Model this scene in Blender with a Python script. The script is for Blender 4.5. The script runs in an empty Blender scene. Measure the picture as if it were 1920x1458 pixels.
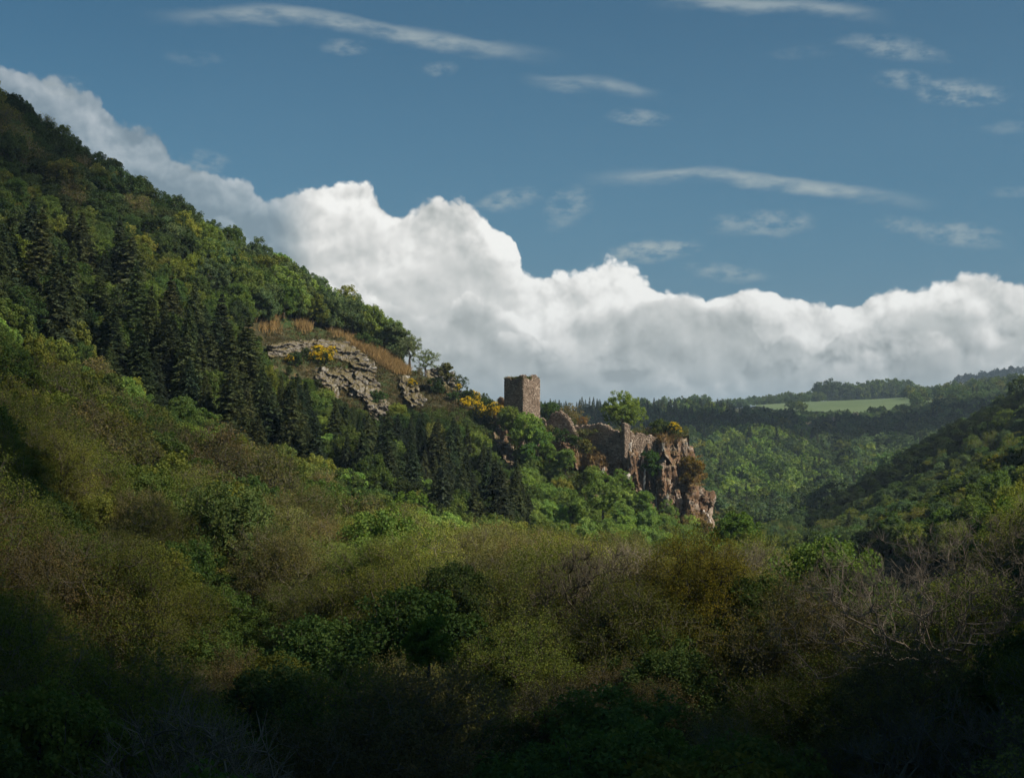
import bpy, math, random
import numpy as np
from mathutils import Vector

SC = bpy.context.scene
R = math.radians
rng = np.random.default_rng(11)
random.seed(5)
F = 1920 * 50 / 36.0
PITCH = math.atan(51 / F)

# ------------------------------------------------------------------ camera
cam_d = bpy.data.cameras.new('camera')
cam_d.lens = 50; cam_d.sensor_width = 36; cam_d.clip_start = 0.5; cam_d.clip_end = 40000
cam = bpy.data.objects.new('camera', cam_d)
SC.collection.objects.link(cam)
cam.location = (0, 0, 0)
cam.rotation_euler = (math.pi / 2 + PITCH, 0, 0)
SC.camera = cam

SUN_AZ = 112.5      # degrees clockwise from +Y (the view direction)
SUN_EL = 41.0
SUN = Vector((math.sin(R(SUN_AZ)) * math.cos(R(SUN_EL)), math.cos(R(SUN_AZ)) * math.cos(R(SUN_EL)), math.sin(R(SUN_EL))))
sl = bpy.data.lights.new('sun', 'SUN')
sl.energy = 5.0; sl.angle = R(0.53); sl.color = (1.0, 0.93, 0.80)
so = bpy.data.objects.new('sun', sl)
SC.collection.objects.link(so)
so.rotation_euler = SUN.to_track_quat('Z', 'Y').to_euler()

SC.view_settings.view_transform = 'Standard'
SC.view_settings.look = 'None'
SC.view_settings.exposure = 0.50
SC.view_settings.gamma = 1.0
SC.view_settings.use_curve_mapping = False
SC.cycles.max_bounces = 4
SC.cycles.diffuse_bounces = 2
SC.cycles.glossy_bounces = 1
SC.cycles.transmission_bounces = 3
SC.cycles.transparent_max_bounces = 4
SC.cycles.volume_bounces = 0
SC.cycles.use_adaptive_sampling = True
SC.cycles.adaptive_threshold = 0.035

# ------------------------------------------------------------------ node helpers
class NV:
    """a node output value with arithmetic"""
    def __init__(s, g, sock): s.g, s.s = g, sock
    def _m(s, op, *o): return s.g.math(op, s, *o)
    def __add__(s, o): return s._m('ADD', o)
    __radd__ = __add__
    def __sub__(s, o): return s._m('SUBTRACT', o)
    def __rsub__(s, o): return s.g.math('SUBTRACT', o, s)
    def __mul__(s, o): return s._m('MULTIPLY', o)
    __rmul__ = __mul__
    def __truediv__(s, o): return s._m('DIVIDE', o)

class G:
    def __init__(s, nt): s.nt = nt; s.n = nt.nodes; s.l = nt.links
    def node(s, t, **kw):
        n = s.n.new(t)
        for k, v in kw.items(): setattr(n, k, v)
        return n
    def put(s, sock, v):
        if isinstance(v, NV): s.l.new(v.s, sock)
        elif v is not None: sock.default_value = v
    def math(s, op, *a, clamp=False):
        n = s.node('ShaderNodeMath', operation=op, use_clamp=clamp)
        for i, v in enumerate(a): s.put(n.inputs[i], v)
        return NV(s, n.outputs[0])
    def vm(s, op, a, b=None, scale=None):
        n = s.node('ShaderNodeVectorMath', operation=op)
        s.put(n.inputs[0], a)
        if b is not None: s.put(n.inputs[1], b)
        if scale is not None: s.put(n.inputs['Scale'], scale)
        return NV(s, n.outputs[1] if op in ('DOT_PRODUCT', 'LENGTH') else n.outputs[0])
    def smooth(s, v, a, b):
        n = s.node('ShaderNodeMapRange', interpolation_type='SMOOTHSTEP')
        s.put(n.inputs[0], v); s.put(n.inputs[1], a); s.put(n.inputs[2], b)
        return NV(s, n.outputs[0])
    def noise(s, vec, scale, detail=4, rough=0.55, dist=0.0, dim='3D'):
        n = s.node('ShaderNodeTexNoise', noise_dimensions=dim)
        s.put(n.inputs['Vector'], vec); n.inputs['Scale'].default_value = scale
        n.inputs['Detail'].default_value = detail; n.inputs['Roughness'].default_value = rough
        n.inputs['Distortion'].default_value = dist
        return NV(s, n.outputs[0])
    def voro(s, vec, scale, detail=3, rough=0.5, feature='F1', smoothness=0.5, lac=2.0, dim='3D'):
        n = s.node('ShaderNodeTexVoronoi', feature=feature, normalize=True, voronoi_dimensions=dim)
        s.put(n.inputs['Vector'], vec); n.inputs['Scale'].default_value = scale
        n.inputs['Detail'].default_value = detail; n.inputs['Roughness'].default_value = rough
        n.inputs['Lacunarity'].default_value = lac
        if feature == 'SMOOTH_F1': n.inputs['Smoothness'].default_value = smoothness
        return NV(s, n.outputs['Distance'])
    def curve(s, x, pts, x0, x1, y0, y1):
        """piecewise curve through (x, y) points"""
        n = s.node('ShaderNodeFloatCurve')
        t = (x - x0) * (1.0 / (x1 - x0))
        s.put(n.inputs['Value'], t)
        c = n.mapping.curves[0]
        n.mapping.extend = 'HORIZONTAL'; n.mapping.use_clip = False
        q = [((a - x0) / (x1 - x0), (b - y0) / (y1 - y0)) for a, b in pts]
        while len(c.points) < len(q): c.points.new(0.5, 0.5)
        for p, (a, b) in zip(c.points, q):
            p.location = (a, b); p.handle_type = 'AUTO'
        n.mapping.update()
        return NV(s, n.outputs[0]) * (y1 - y0) + y0
    def mix(s, f, a, b):
        n = s.node('ShaderNodeMix', data_type='RGBA')
        s.put(n.inputs[0], f); s.put(n.inputs[6], a); s.put(n.inputs[7], b)
        return NV(s, n.outputs[2])
    def mixf(s, f, a, b):
        n = s.node('ShaderNodeMix', data_type='FLOAT')
        s.put(n.inputs[0], f); s.put(n.inputs[2], a); s.put(n.inputs[3], b)
        return NV(s, n.outputs[0])

def rgb(r, g, b): return (r, g, b, 1.0)
def px_dir(u, v):
    dx = (u - 960) / F; dz = (729 - v) / F
    y = math.cos(PITCH) - dz * math.sin(PITCH); z = math.sin(PITCH) + dz * math.cos(PITCH)
    return dx, y, z
def azel(u, v):
    x, y, z = px_dir(u, v)
    return math.degrees(math.atan2(x, y)), math.degrees(math.atan2(z, math.hypot(x, y)))
def at(u, v, Y):
    x, y, z = px_dir(u, v)
    return Vector((x / y * Y, Y, z / y * Y))

# ------------------------------------------------------------------ world
def make_world():
    w = bpy.data.worlds.new('World'); SC.world = w; w.use_nodes = True
    nt = w.node_tree; nt.nodes.clear(); g = G(nt)
    tc = g.node('ShaderNodeTexCoord'); P = NV(g, tc.outputs['Generated'])
    sep = g.node('ShaderNodeSeparateXYZ'); g.put(sep.inputs[0], P)
    X, Y, Z = (NV(g, sep.outputs[i]) for i in range(3))
    A = g.math('ARCTAN2', X, Y) * 57.29578
    E = g.math('ARCSINE', Z) * 57.29578
    sky = g.node('ShaderNodeTexSky', sky_type='NISHITA')
    sky.sun_disc = False; sky.sun_elevation = R(SUN_EL); sky.sun_rotation = R(SUN_AZ)
    sky.altitude = 300; sky.air_density = 1.0; sky.dust_density = 0.3; sky.ozone_density = 2.0
    hs = g.node('ShaderNodeHueSaturation')
    hs.inputs['Hue'].default_value = 0.488; hs.inputs['Saturation'].default_value = 1.16; hs.inputs['Value'].default_value = 0.62
    g.l.new(sky.outputs[0], hs.inputs['Color'])
    # the deep blue is a little lighter towards the zenith half of the frame
    base = NV(g, hs.outputs[0])
    hz = g.smooth(E, 16.0, -2.0)
    base = g.vm('MULTIPLY', g.mix(hz * 0.72, base, rgb(0.55, 1.72, 3.30)), (0.79, 0.965, 1.0))   # a polariser-dark low sky
    def line(pts): return [azel(u, v) for u, v in pts]
    Ls = [(P0) for P0 in ()]
    # billow fields over azimuth and elevation, sampled again a step towards the sun for relief
    cmb = g.node('ShaderNodeCombineXYZ'); g.put(cmb.inputs[0], A * 0.017453); g.put(cmb.inputs[1], E * 0.017453); Q = NV(g, cmb.outputs[0])
    wv = g.node('ShaderNodeTexNoise', noise_dimensions='2D'); g.put(wv.inputs['Vector'], Q); wv.inputs['Scale'].default_value = 16; wv.inputs['Detail'].default_value = 5; wv.inputs['Roughness'].default_value = 0.6
    wo = g.vm('SCALE', g.vm('SUBTRACT', NV(g, wv.outputs['Color']), (0.5, 0.5, 0.5)), scale=0.016)
    Pw = g.vm('ADD', Q, wo)
    def bil(v): return (g.voro(v, 21, 3.0, 0.50, 'SMOOTH_F1', 0.22, 2.2, '2D') * -1.0) + 1.0
    B0 = bil(Pw)
    B1 = bil(g.vm('ADD', Pw, (0.0035, 0.0055, 0.0)))
    N0 = g.noise(Pw, 11, 5, 0.52, dim='2D')
    N1 = g.noise(g.vm('ADD', Pw, (0.005, 0.008, 0)), 11, 5, 0.52, dim='2D')
    NF = g.noise(Pw, 80, 4, 0.66, dim='2D')
    NL = g.noise(g.vm('MULTIPLY', Pw, (1.0, 1.9, 1.0)), 7, 3, 0.55, dim='2D')
    relief = (B0 - B1) * 2.3 + (N0 - N1) * 3.6
    far = g.smooth(g.math('ABSOLUTE', A), 19.0, 60.0)
    def layer(pts, amp, soft, dens, top, low, fall, ofs=0.0):
        T = g.curve(A, line(pts), -21, 21, -2, 16)
        T = g.mixf(far, T, NL * 14.0 + (-1.0 + ofs))
        ee = E - (B0 - 0.62) * (amp * 1.6) - (N0 - 0.5) * (amp * 0.7) - (NF - 0.5) * (amp * 0.22)
        d = T - ee
        al = g.smooth(d, 0.0, soft) * dens
        k = g.smooth(d + (NL - 0.5) * 6.5, 0.1, fall)
        br = g.mixf(k, top, low) + relief * g.mixf(k, 0.46, 0.17) + (NF - 0.5) * 0.03
        return al, br
    L1 = [(0, 128), (60, 150), (100, 158), (190, 192), (215, 225), (290, 262), (330, 300), (400, 322), (460, 345), (505, 385), (530, 378), (560, 362),
          (620, 366), (690, 352), (735, 400), (775, 385), (800, 375), (860, 378), (900, 415), (960, 462), (1000, 520), (1060, 515), (1120, 500),
          (1200, 508), (1250, 530), (1290, 552), (1400, 558), (1500, 565), (1590, 575), (1640, 555), (1700, 540), (1770, 524), (1860, 516), (1900, 538), (1920, 542)]
    L2 = [(0, 400), (400, 420), (500, 480), (600, 520), (700, 540), (800, 610), (900, 575), (1000, 620), (1080, 690), (1140, 640), (1180, 590), (1225, 545), (1300, 560), (1400, 600),
          (1460, 700), (1530, 720), (1600, 640), (1700, 590), (1760, 560), (1850, 600), (1920, 590)]
    L3 = [(0, 500), (450, 600), (600, 640), (800, 660), (1000, 655), (1100, 680), (1250, 705), (1380, 700), (1440, 655), (1490, 648), (1530, 668), (1580, 650), (1650, 660), (1720, 630), (1790, 622),
          (1830, 655), (1880, 700), (1920, 640)]
    a1, b1 = layer(L1, 1.5, 0.26, 1.0, 0.63, 0.46, 3.4)
    a2, b2 = layer(L2, 2.2, 0.34, 0.92, 0.53, 0.36, 1.5, -4.0)
    a3, b3 = layer(L3, 2.0, 0.28, 0.88, 0.365, 0.325, 1.8, -6.0)
    leftdim = g.smooth(A, -7.6, -9.8)
    b1 = b1 - leftdim * 0.26
    a1 = a1 * (leftdim * -0.50 + 1.0); b2 = b2 - leftdim * 0.1
    br = g.mixf(a2, b1, b2); br = g.mixf(a3, br, b3)
    br = g.math('MAXIMUM', g.math('MINIMUM', br, 0.70), 0.24)
    tone = g.smooth(br, 0.25, 0.60)
    ccol = g.mix(tone, rgb(0.94, 1.0, 0.98), rgb(1.0, 0.995, 0.96))
    ccol = g.vm('SCALE', ccol, scale=br)
    # high thin streaks
    Pc = g.vm('MULTIPLY', g.vm('ADD', Q, g.vm('SCALE', wo, scale=0.35)), (1.0, 3.2, 1.0))
    NC = g.noise(Pc, 26, 4, 0.6, dim='2D')
    NS = g.noise(g.vm('MULTIPLY', Q, (1, 2.0, 1)), 70, 3, 0.62, dim='2D')
    ci = None
    def streak(pts, w, wpts, st):
        nonlocal ci
        c = g.curve(A, line(pts), -21, 21, -2, 18)
        a0 = azel(pts[0][0], pts[0][1])[0]; a9 = azel(pts[-1][0], pts[-1][1])[0]
        env = g.smooth(A, a0, a0 + (a9 - a0) * 0.35) * g.smooth(A, a9, a9 - (a9 - a0) * 0.3)
        dd = E - c + (NC - 0.5) * 0.5
        up = g.smooth(dd, w * 0.75, 0.0); dn = g.smooth(dd, -w * 1.3, 0.0)
        m = up * dn * env * g.smooth(NC + NS * 0.12, 0.12, 0.80) * st * 0.9
        ci = m if ci is None else g.math('MAXIMUM', ci, m)
    streak([(235, 28), (380, 26), (520, 20), (620, 32), (700, 50), (800, 68), (900, 84), (1000, 98), (1080, 105)], 0.45, None, 0.80)
    streak([(1060, 335), (1200, 328), (1320, 324), (1440, 336), (1560, 352), (1680, 370), (1780, 382)], 0.42, None, 0.85)
    streak([(965, 142), (1040, 152), (1120, 154), (1200, 168), (1250, 178)], 0.38, None, 0.60)
    streak([(1200, -4), (1350, 2), (1480, 8), (1600, 18), (1690, 34)], 0.40, None, 0.7)
    def wisp(u, v, wu, wv_, rot, st):
        nonlocal ci
        a, e = azel(u, v)
        c, s_ = math.cos(R(rot)), math.sin(R(rot))
        da = A - a; de = E - e
        p = (da * c + de * s_) * (1.0 / (wu * 0.0215)); q = (de * c - da * s_) * (1.0 / (wv_ * 0.0215))
        r2 = p * p + q * q
        m = g.smooth(r2 + (NC - 0.5) * 1.6, 1.1, 0.0) * g.smooth(NS + NC * 0.5, 0.52, 0.98) * st
        ci = g.math('MAXIMUM', ci, m)
    for wsp in [(645, 90, 50, 18, 0, .35), (825, 130, 40, 16, 5, .3), (1200, 220, 70, 18, -4, .4), (950, 376, 75, 22, 8, .5), (1065, 390, 60, 40, 35, .4),
                (1440, 420, 110, 30, 2, .5), (1670, 88, 110, 24, -12, .45), (1700, 150, 60, 20, -8, .4), (1800, 172, 90, 28, -8, .5), (1700, 422, 60, 18, -8, .4), (1800, 442, 90, 28, -6, .5),
                (1360, 512, 90, 20, -8, .45), (360, 110, 60, 16, 0, .15), (1220, 470, 90, 26, 6, .75), (1500, 100, 80, 14, 0, .12), (1890, 240, 50, 14, 0, .2), (1900, 360, 50, 12, 0, .2),
                (380, 310, 50, 30, 10, .35), (120, 165, 50, 24, 0, .35)]:
        wisp(*wsp)
    # world scale: Nishita colours are ~10x, so clouds are put on the same scale
    K = 0.066
    cl = g.vm('SCALE', ccol, scale=1.0 / K)
    wc = g.mix(g.math('MINIMUM', ci, 0.95), base, rgb(0.30 / K, 0.345 / K, 0.345 / K))
    up_ = g.smooth(E, -1.5, -0.3)
    out = g.mix(a1 * up_, wc, cl)
    bg = g.node('ShaderNodeBackground'); g.put(bg.inputs[0], out); bg.inputs[1].default_value = K
    o = g.node('ShaderNodeOutputWorld'); g.l.new(bg.outputs[0], o.inputs[0])
    w.cycles.sampling_method = 'MANUAL'; w.cycles.sample_map_resolution = 256
make_world()

# ------------------------------------------------------------------ scene helpers
def link(o, parent=None):
    SC.collection.objects.link(o)
    if parent is not None: o.parent = parent
    return o
def tag(o, label=None, cat=None, group=None, kind=None):
    for k, v in (('label', label), ('category', cat), ('group', group), ('kind', kind)):
        if v is not None: o[k] = v
    return o
def empty(name, loc=(0, 0, 0), rz=0.0, sc=1.0):
    o = bpy.data.objects.new(name, None); link(o); o.location = loc; o.rotation_euler = (0, 0, rz)
    o.scale = (sc, sc, sc) if not hasattr(sc, '__len__') else sc
    o.empty_display_size = 0.5
    return o
def mesh(name, V, Fc, mat=None, smooth=False):
    """V (n,3), Fc (m,k) array of faces, all with k corners"""
    V = np.asarray(V, dtype=np.float32); Fc = np.asarray(Fc, dtype=np.int32)
    me = bpy.data.meshes.new(name)
    m, k = Fc.shape
    me.vertices.add(len(V)); me.vertices.foreach_set('co', V.ravel())
    me.loops.add(m * k); me.loops.foreach_set('vertex_index', Fc.ravel())
    me.polygons.add(m); me.polygons.foreach_set('loop_start', np.arange(0, m * k, k, dtype=np.int32))
    try: me.polygons.foreach_set('loop_total', np.full(m, k, dtype=np.int32))
    except Exception: pass
    if smooth: me.polygons.foreach_set('use_smooth', np.ones(m, dtype=bool))
    if mat is not None: me.materials.append(mat)
    me.update(calc_edges=True); me.validate()
    return me
def obj(name, me, parent=None, loc=None):
    o = bpy.data.objects.new(name, me); link(o, parent)
    if loc is not None: o.location = loc
    return o
def norm(v): return v / np.maximum(np.linalg.norm(v, axis=-1, keepdims=True), 1e-9)

# value noise in numpy (for terrain, rocks)
def vnoise(p, seed=0):
    p = np.asarray(p, dtype=np.float64); i = np.floor(p).astype(np.int64); f = p - i; f = f * f * (3 - 2 * f)
    def h(a):
        n = (a[..., 0] * 374761393 + a[..., 1] * 668265263 + (a[..., 2] * 1274126177 if a.shape[-1] > 2 else 0) + seed * 974711) & 0xffffffff
        n = ((n ^ (n >> 13)) * 1274126177) & 0xffffffff
        return ((n ^ (n >> 16)) & 0xffff) / 65535.0
    D = p.shape[-1]; out = 0
    for c in range(2 ** D):
        o = np.array([(c >> k) & 1 for k in range(D)])
        w = np.prod(np.where(o == 1, f, 1 - f), axis=-1)
        out = out + w * h(i + o)
    return out
def fbm(p, oct=4, seed=0):
    s = 0; a = 1; t = 0
    for k in range(oct):
        s = s + a * vnoise(p * 2 ** k, seed + k); t += a; a *= 0.5
    return s / t * 2 - 1

# ------------------------------------------------------------------ materials
def new_mat(name):
    m = bpy.data.materials.new(name); m.use_nodes = True
    m.node_tree.nodes.clear(); return m, G(m.node_tree)
def finish(g, bsdf):
    o = g.node('ShaderNodeOutputMaterial'); g.l.new(bsdf, o.inputs[0])
def princ(g, col, rough=0.85, spec=0.2, normal=None):
    b = g.node('ShaderNodeBsdfPrincipled'); g.put(b.inputs['Base Color'], col)
    b.inputs['Roughness'].default_value = rough; b.inputs['Specular IOR Level'].default_value = spec
    if normal is not None: g.l.new(normal, b.inputs['Normal'])
    return b.outputs[0]
def bump(g, h, strength, dist):
    b = g.node('ShaderNodeBump'); b.inputs['Strength'].default_value = strength; b.inputs['Distance'].default_value = dist
    g.put(b.inputs['Height'], h); return b.outputs[0]

def tint_leaf(name, trans=0.35, var=0.35, freq=0.35):
    """leaf whose colour is the tree's own tint, with variation through the crown"""
    m, g = new_mat(name)
    at_ = g.node('ShaderNodeAttribute', attribute_type='INSTANCER', attribute_name='tint')
    col = NV(g, at_.outputs['Color'])
    geo = g.node('ShaderNodeNewGeometry'); pos = NV(g, geo.outputs['Position'])
    rnd = NV(g, geo.outputs['Random Per Island'])
    n1 = g.noise(pos, freq, 3, 0.6); n2 = g.noise(pos, freq * 5, 2, 0.6)
    k = (n1 - 0.5) * (var * 2.2) + (n2 - 0.5) * (var * 1.2) + (rnd - 0.5) * var + 1.0
    k = g.math('MAXIMUM', k, 0.3)
    warm = g.mix(g.smooth(n1 + (rnd - 0.5) * 0.4, 0.40, 0.72), rgb(0.92, 1.0, 0.95), rgb(1.12, 1.0, 0.80))
    c = g.vm('MULTIPLY', g.vm('SCALE', col, scale=k), warm)
    d = g.node('ShaderNodeBsdfDiffuse'); g.put(d.inputs[0], c)
    t = g.node('ShaderNodeBsdfTranslucent'); g.put(t.inputs[0], g.vm('MULTIPLY', c, (1.25, 1.35, 0.6)))
    mx = g.node('ShaderNodeMixShader'); mx.inputs[0].default_value = trans
    g.l.new(d.outputs[0], mx.inputs[1]); g.l.new(t.outputs[0], mx.inputs[2])
    finish(g, mx.outputs[0]); return m
def bark(name, c1, c2):
    m, g = new_mat(name)
    geo = g.node('ShaderNodeNewGeometry'); pos = NV(g, geo.outputs['Position'])
    n = g.noise(pos, 1.2, 4, 0.6); c = g.mix(g.smooth(n, 0.35, 0.65), rgb(*c1), rgb(*c2))
    finish(g, princ(g, c, 0.9, 0.1)); return m

M = {}
M['leaf'] = tint_leaf('leaf_tinted', 0.34, 0.30, 0.45)
M['needle'] = tint_leaf('needle_tinted', 0.15, 0.30, 0.35)
M['bark'] = bark('bark_dark', (0.045, 0.036, 0.028), (0.10, 0.085, 0.07))
M['twig'] = bark('bark_twig', (0.12, 0.095, 0.072), (0.20, 0.165, 0.13))
M['pale_bark'] = bark('bark_pale', (0.22, 0.18, 0.14), (0.36, 0.31, 0.25))
def twig_tint():
    m, g = new_mat('bark_twig_tinted')
    a = g.node('ShaderNodeAttribute', attribute_type='INSTANCER', attribute_name='wood')
    geo = g.node('ShaderNodeNewGeometry'); pos = NV(g, geo.outputs['Position'])
    n = g.noise(pos, 0.8, 3, 0.6)
    c = g.vm('SCALE', NV(g, a.outputs['Color']), scale=n * 1.1 + 0.45)
    finish(g, princ(g, c, 0.9, 0.1)); return m
M['wood'] = twig_tint()

def terrain_mat():
    m, g = new_mat('forest_floor')
    geo = g.node('ShaderNodeNewGeometry'); pos = NV(g, geo.outputs['Position'])
    n1 = g.noise(pos, 0.05, 5, 0.6); n2 = g.noise(pos, 0.6, 5, 0.65); n3 = g.noise(pos, 4.0, 3, 0.6)
    c = g.mix(g.smooth(n1, 0.42, 0.6), rgb(0.045, 0.042, 0.022), rgb(0.035, 0.055, 0.018))
    c = g.mix(g.smooth(n2, 0.52, 0.66), c, rgb(0.12, 0.085, 0.04))
    c = g.mix(g.smooth(n3, 0.55, 0.7) * 0.5, c, rgb(0.03, 0.035, 0.015))
    finish(g, princ(g, c, 0.95, 0.05, bump(g, n2 + n3 * 0.4, 0.8, 0.5))); return m
M['terrain'] = terrain_mat()
def field_mat():
    m, g = new_mat('meadow_grass')
    geo = g.node('ShaderNodeNewGeometry'); pos = NV(g, geo.outputs['Position'])
    n1 = g.noise(g.vm('MULTIPLY', pos, (1, 0.25, 1)), 0.03, 5, 0.6); n2 = g.noise(pos, 0.7, 3, 0.6)
    c = g.mix(g.smooth(n1, 0.35, 0.65), rgb(0.095, 0.135, 0.060), rgb(0.125, 0.165, 0.080))
    c = g.mix(g.smooth(n2, 0.5, 0.7) * 0.3, c, rgb(0.14, 0.16, 0.07))
    finish(g, princ(g, c, 0.95, 0.05)); return m
M['field'] = field_mat()
def rock_mat(name, cols, lichen=0.5, moss=0.5, sc=1.0):
    m, g = new_mat(name)
    geo = g.node('ShaderNodeNewGeometry'); pos = NV(g, geo.outputs['Position'])
    oi = g.node('ShaderNodeObjectInfo'); rnd = NV(g, oi.outputs['Random'])
    sn = g.node('ShaderNodeSeparateXYZ'); g.l.new(geo.outputs['Normal'], sn.inputs[0]); nz = NV(g, sn.outputs[2])
    p2 = g.vm('MULTIPLY', pos, (1, 1, 1.6))
    n1 = g.noise(p2, 0.28 * sc, 6, 0.65, 0.4); n2 = g.noise(g.vm('MULTIPLY', pos, (1, 1, 0.25)), 1.4 * sc, 5, 0.7); n3 = g.noise(pos, 3.2 * sc, 4, 0.7)
    c = g.mix(g.smooth(n1 + (rnd - 0.5) * 0.22, 0.38, 0.62), rgb(*cols[0]), rgb(*cols[1]))
    c = g.mix(g.smooth(n2, 0.52, 0.64), c, rgb(*cols[2]))
    c = g.mix(g.smooth(n1 + n3 * 0.5 + (rnd - 0.5) * 0.2, 0.74 - 0.06 * lichen, 0.90) * lichen, c, rgb(*cols[3]))
    c = g.mix(g.smooth(nz + (n3 - 0.5) * 0.9, 0.45, 0.95) * moss, c, rgb(0.115, 0.09, 0.035))
    c = g.mix(g.smooth(n3, 0.60, 0.72) * 0.45, c, rgb(0.035, 0.028, 0.024))
    finish(g, princ(g, c, 0.9, 0.15, bump(g, n2 * 1.2 + n3, 0.9, 0.25))); return m
M['cliff'] = rock_mat('cliff_schist', [(0.170, 0.100, 0.058), (0.088, 0.054, 0.034), (0.034, 0.025, 0.020), (0.42, 0.34, 0.27)], 0.8, 0.6)
M['grey_rock'] = rock_mat('outcrop_gneiss', [(0.165, 0.145, 0.122), (0.095, 0.076, 0.060), (0.042, 0.034, 0.028), (0.34, 0.32, 0.285)], 0.8, 0.9)
M['white_rock'] = rock_mat('quartz_rock', [(0.52, 0.46, 0.40), (0.40, 0.34, 0.29), (0.25, 0.2, 0.17), (0.62, 0.58, 0.53)], 0.6, 0.15)
def stone_mat(name, cols, mortar=None):
    m, g = new_mat(name)
    geo = g.node('ShaderNodeNewGeometry'); pos = NV(g, geo.outputs['Position']); rnd = NV(g, geo.outputs['Random Per Island'])
    n1 = g.noise(pos, 0.35, 5, 0.6); n2 = g.noise(pos, 5, 3, 0.6)
    k = g.math('FRACT', rnd * 7.31)
    c = g.mix(k, rgb(*cols[0]), rgb(*cols[1]))
    c = g.mix(g.smooth(rnd, 0.80, 0.84), c, rgb(*cols[2]))
    c = g.mix(g.smooth(rnd, 0.10, 0.06), c, rgb(*cols[3]))
    c = g.mix(g.smooth(n1, 0.48, 0.66) * 0.45, c, rgb(0.17, 0.12, 0.085))
    finish(g, princ(g, c, 0.9, 0.1, bump(g, n2, 0.6, 0.06))); return m
M['stones'] = stone_mat('wall_stones', [(0.275, 0.205, 0.152), (0.195, 0.142, 0.105), (0.40, 0.32, 0.25), (0.08, 0.06, 0.048)])
M['mortar'] = bark('wall_mortar', (0.12, 0.088, 0.062), (0.18, 0.135, 0.098))
def flat_leaf(name, c1, c2, trans=0.3):
    m, g = new_mat(name)
    geo = g.node('ShaderNodeNewGeometry'); pos = NV(g, geo.outputs['Position']); rnd = NV(g, geo.outputs['Random Per Island'])
    n = g.noise(pos, 0.5, 3, 0.6)
    c = g.mix(g.smooth(n + (rnd - 0.5) * 0.6, 0.3, 0.7), rgb(*c1), rgb(*c2))
    d = g.node('ShaderNodeBsdfDiffuse'); g.put(d.inputs[0], c); t = g.node('ShaderNodeBsdfTranslucent'); g.put(t.inputs[0], c)
    mx = g.node('ShaderNodeMixShader'); mx.inputs[0].default_value = trans
    g.l.new(d.outputs[0], mx.inputs[1]); g.l.new(t.outputs[0], mx.inputs[2]); finish(g, mx.outputs[0]); return m
M['bracken'] = flat_leaf('dry_bracken', (0.36, 0.235, 0.095), (0.24, 0.17, 0.075))
M['heath'] = flat_leaf('heath', (0.065, 0.07, 0.025), (0.12, 0.085, 0.04))
M['grass'] = flat_leaf('grass_blades', (0.085, 0.12, 0.03), (0.15, 0.13, 0.05))
M['flower'] = flat_leaf('broom_flower', (0.74, 0.54, 0.02), (0.66, 0.43, 0.015))

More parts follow.
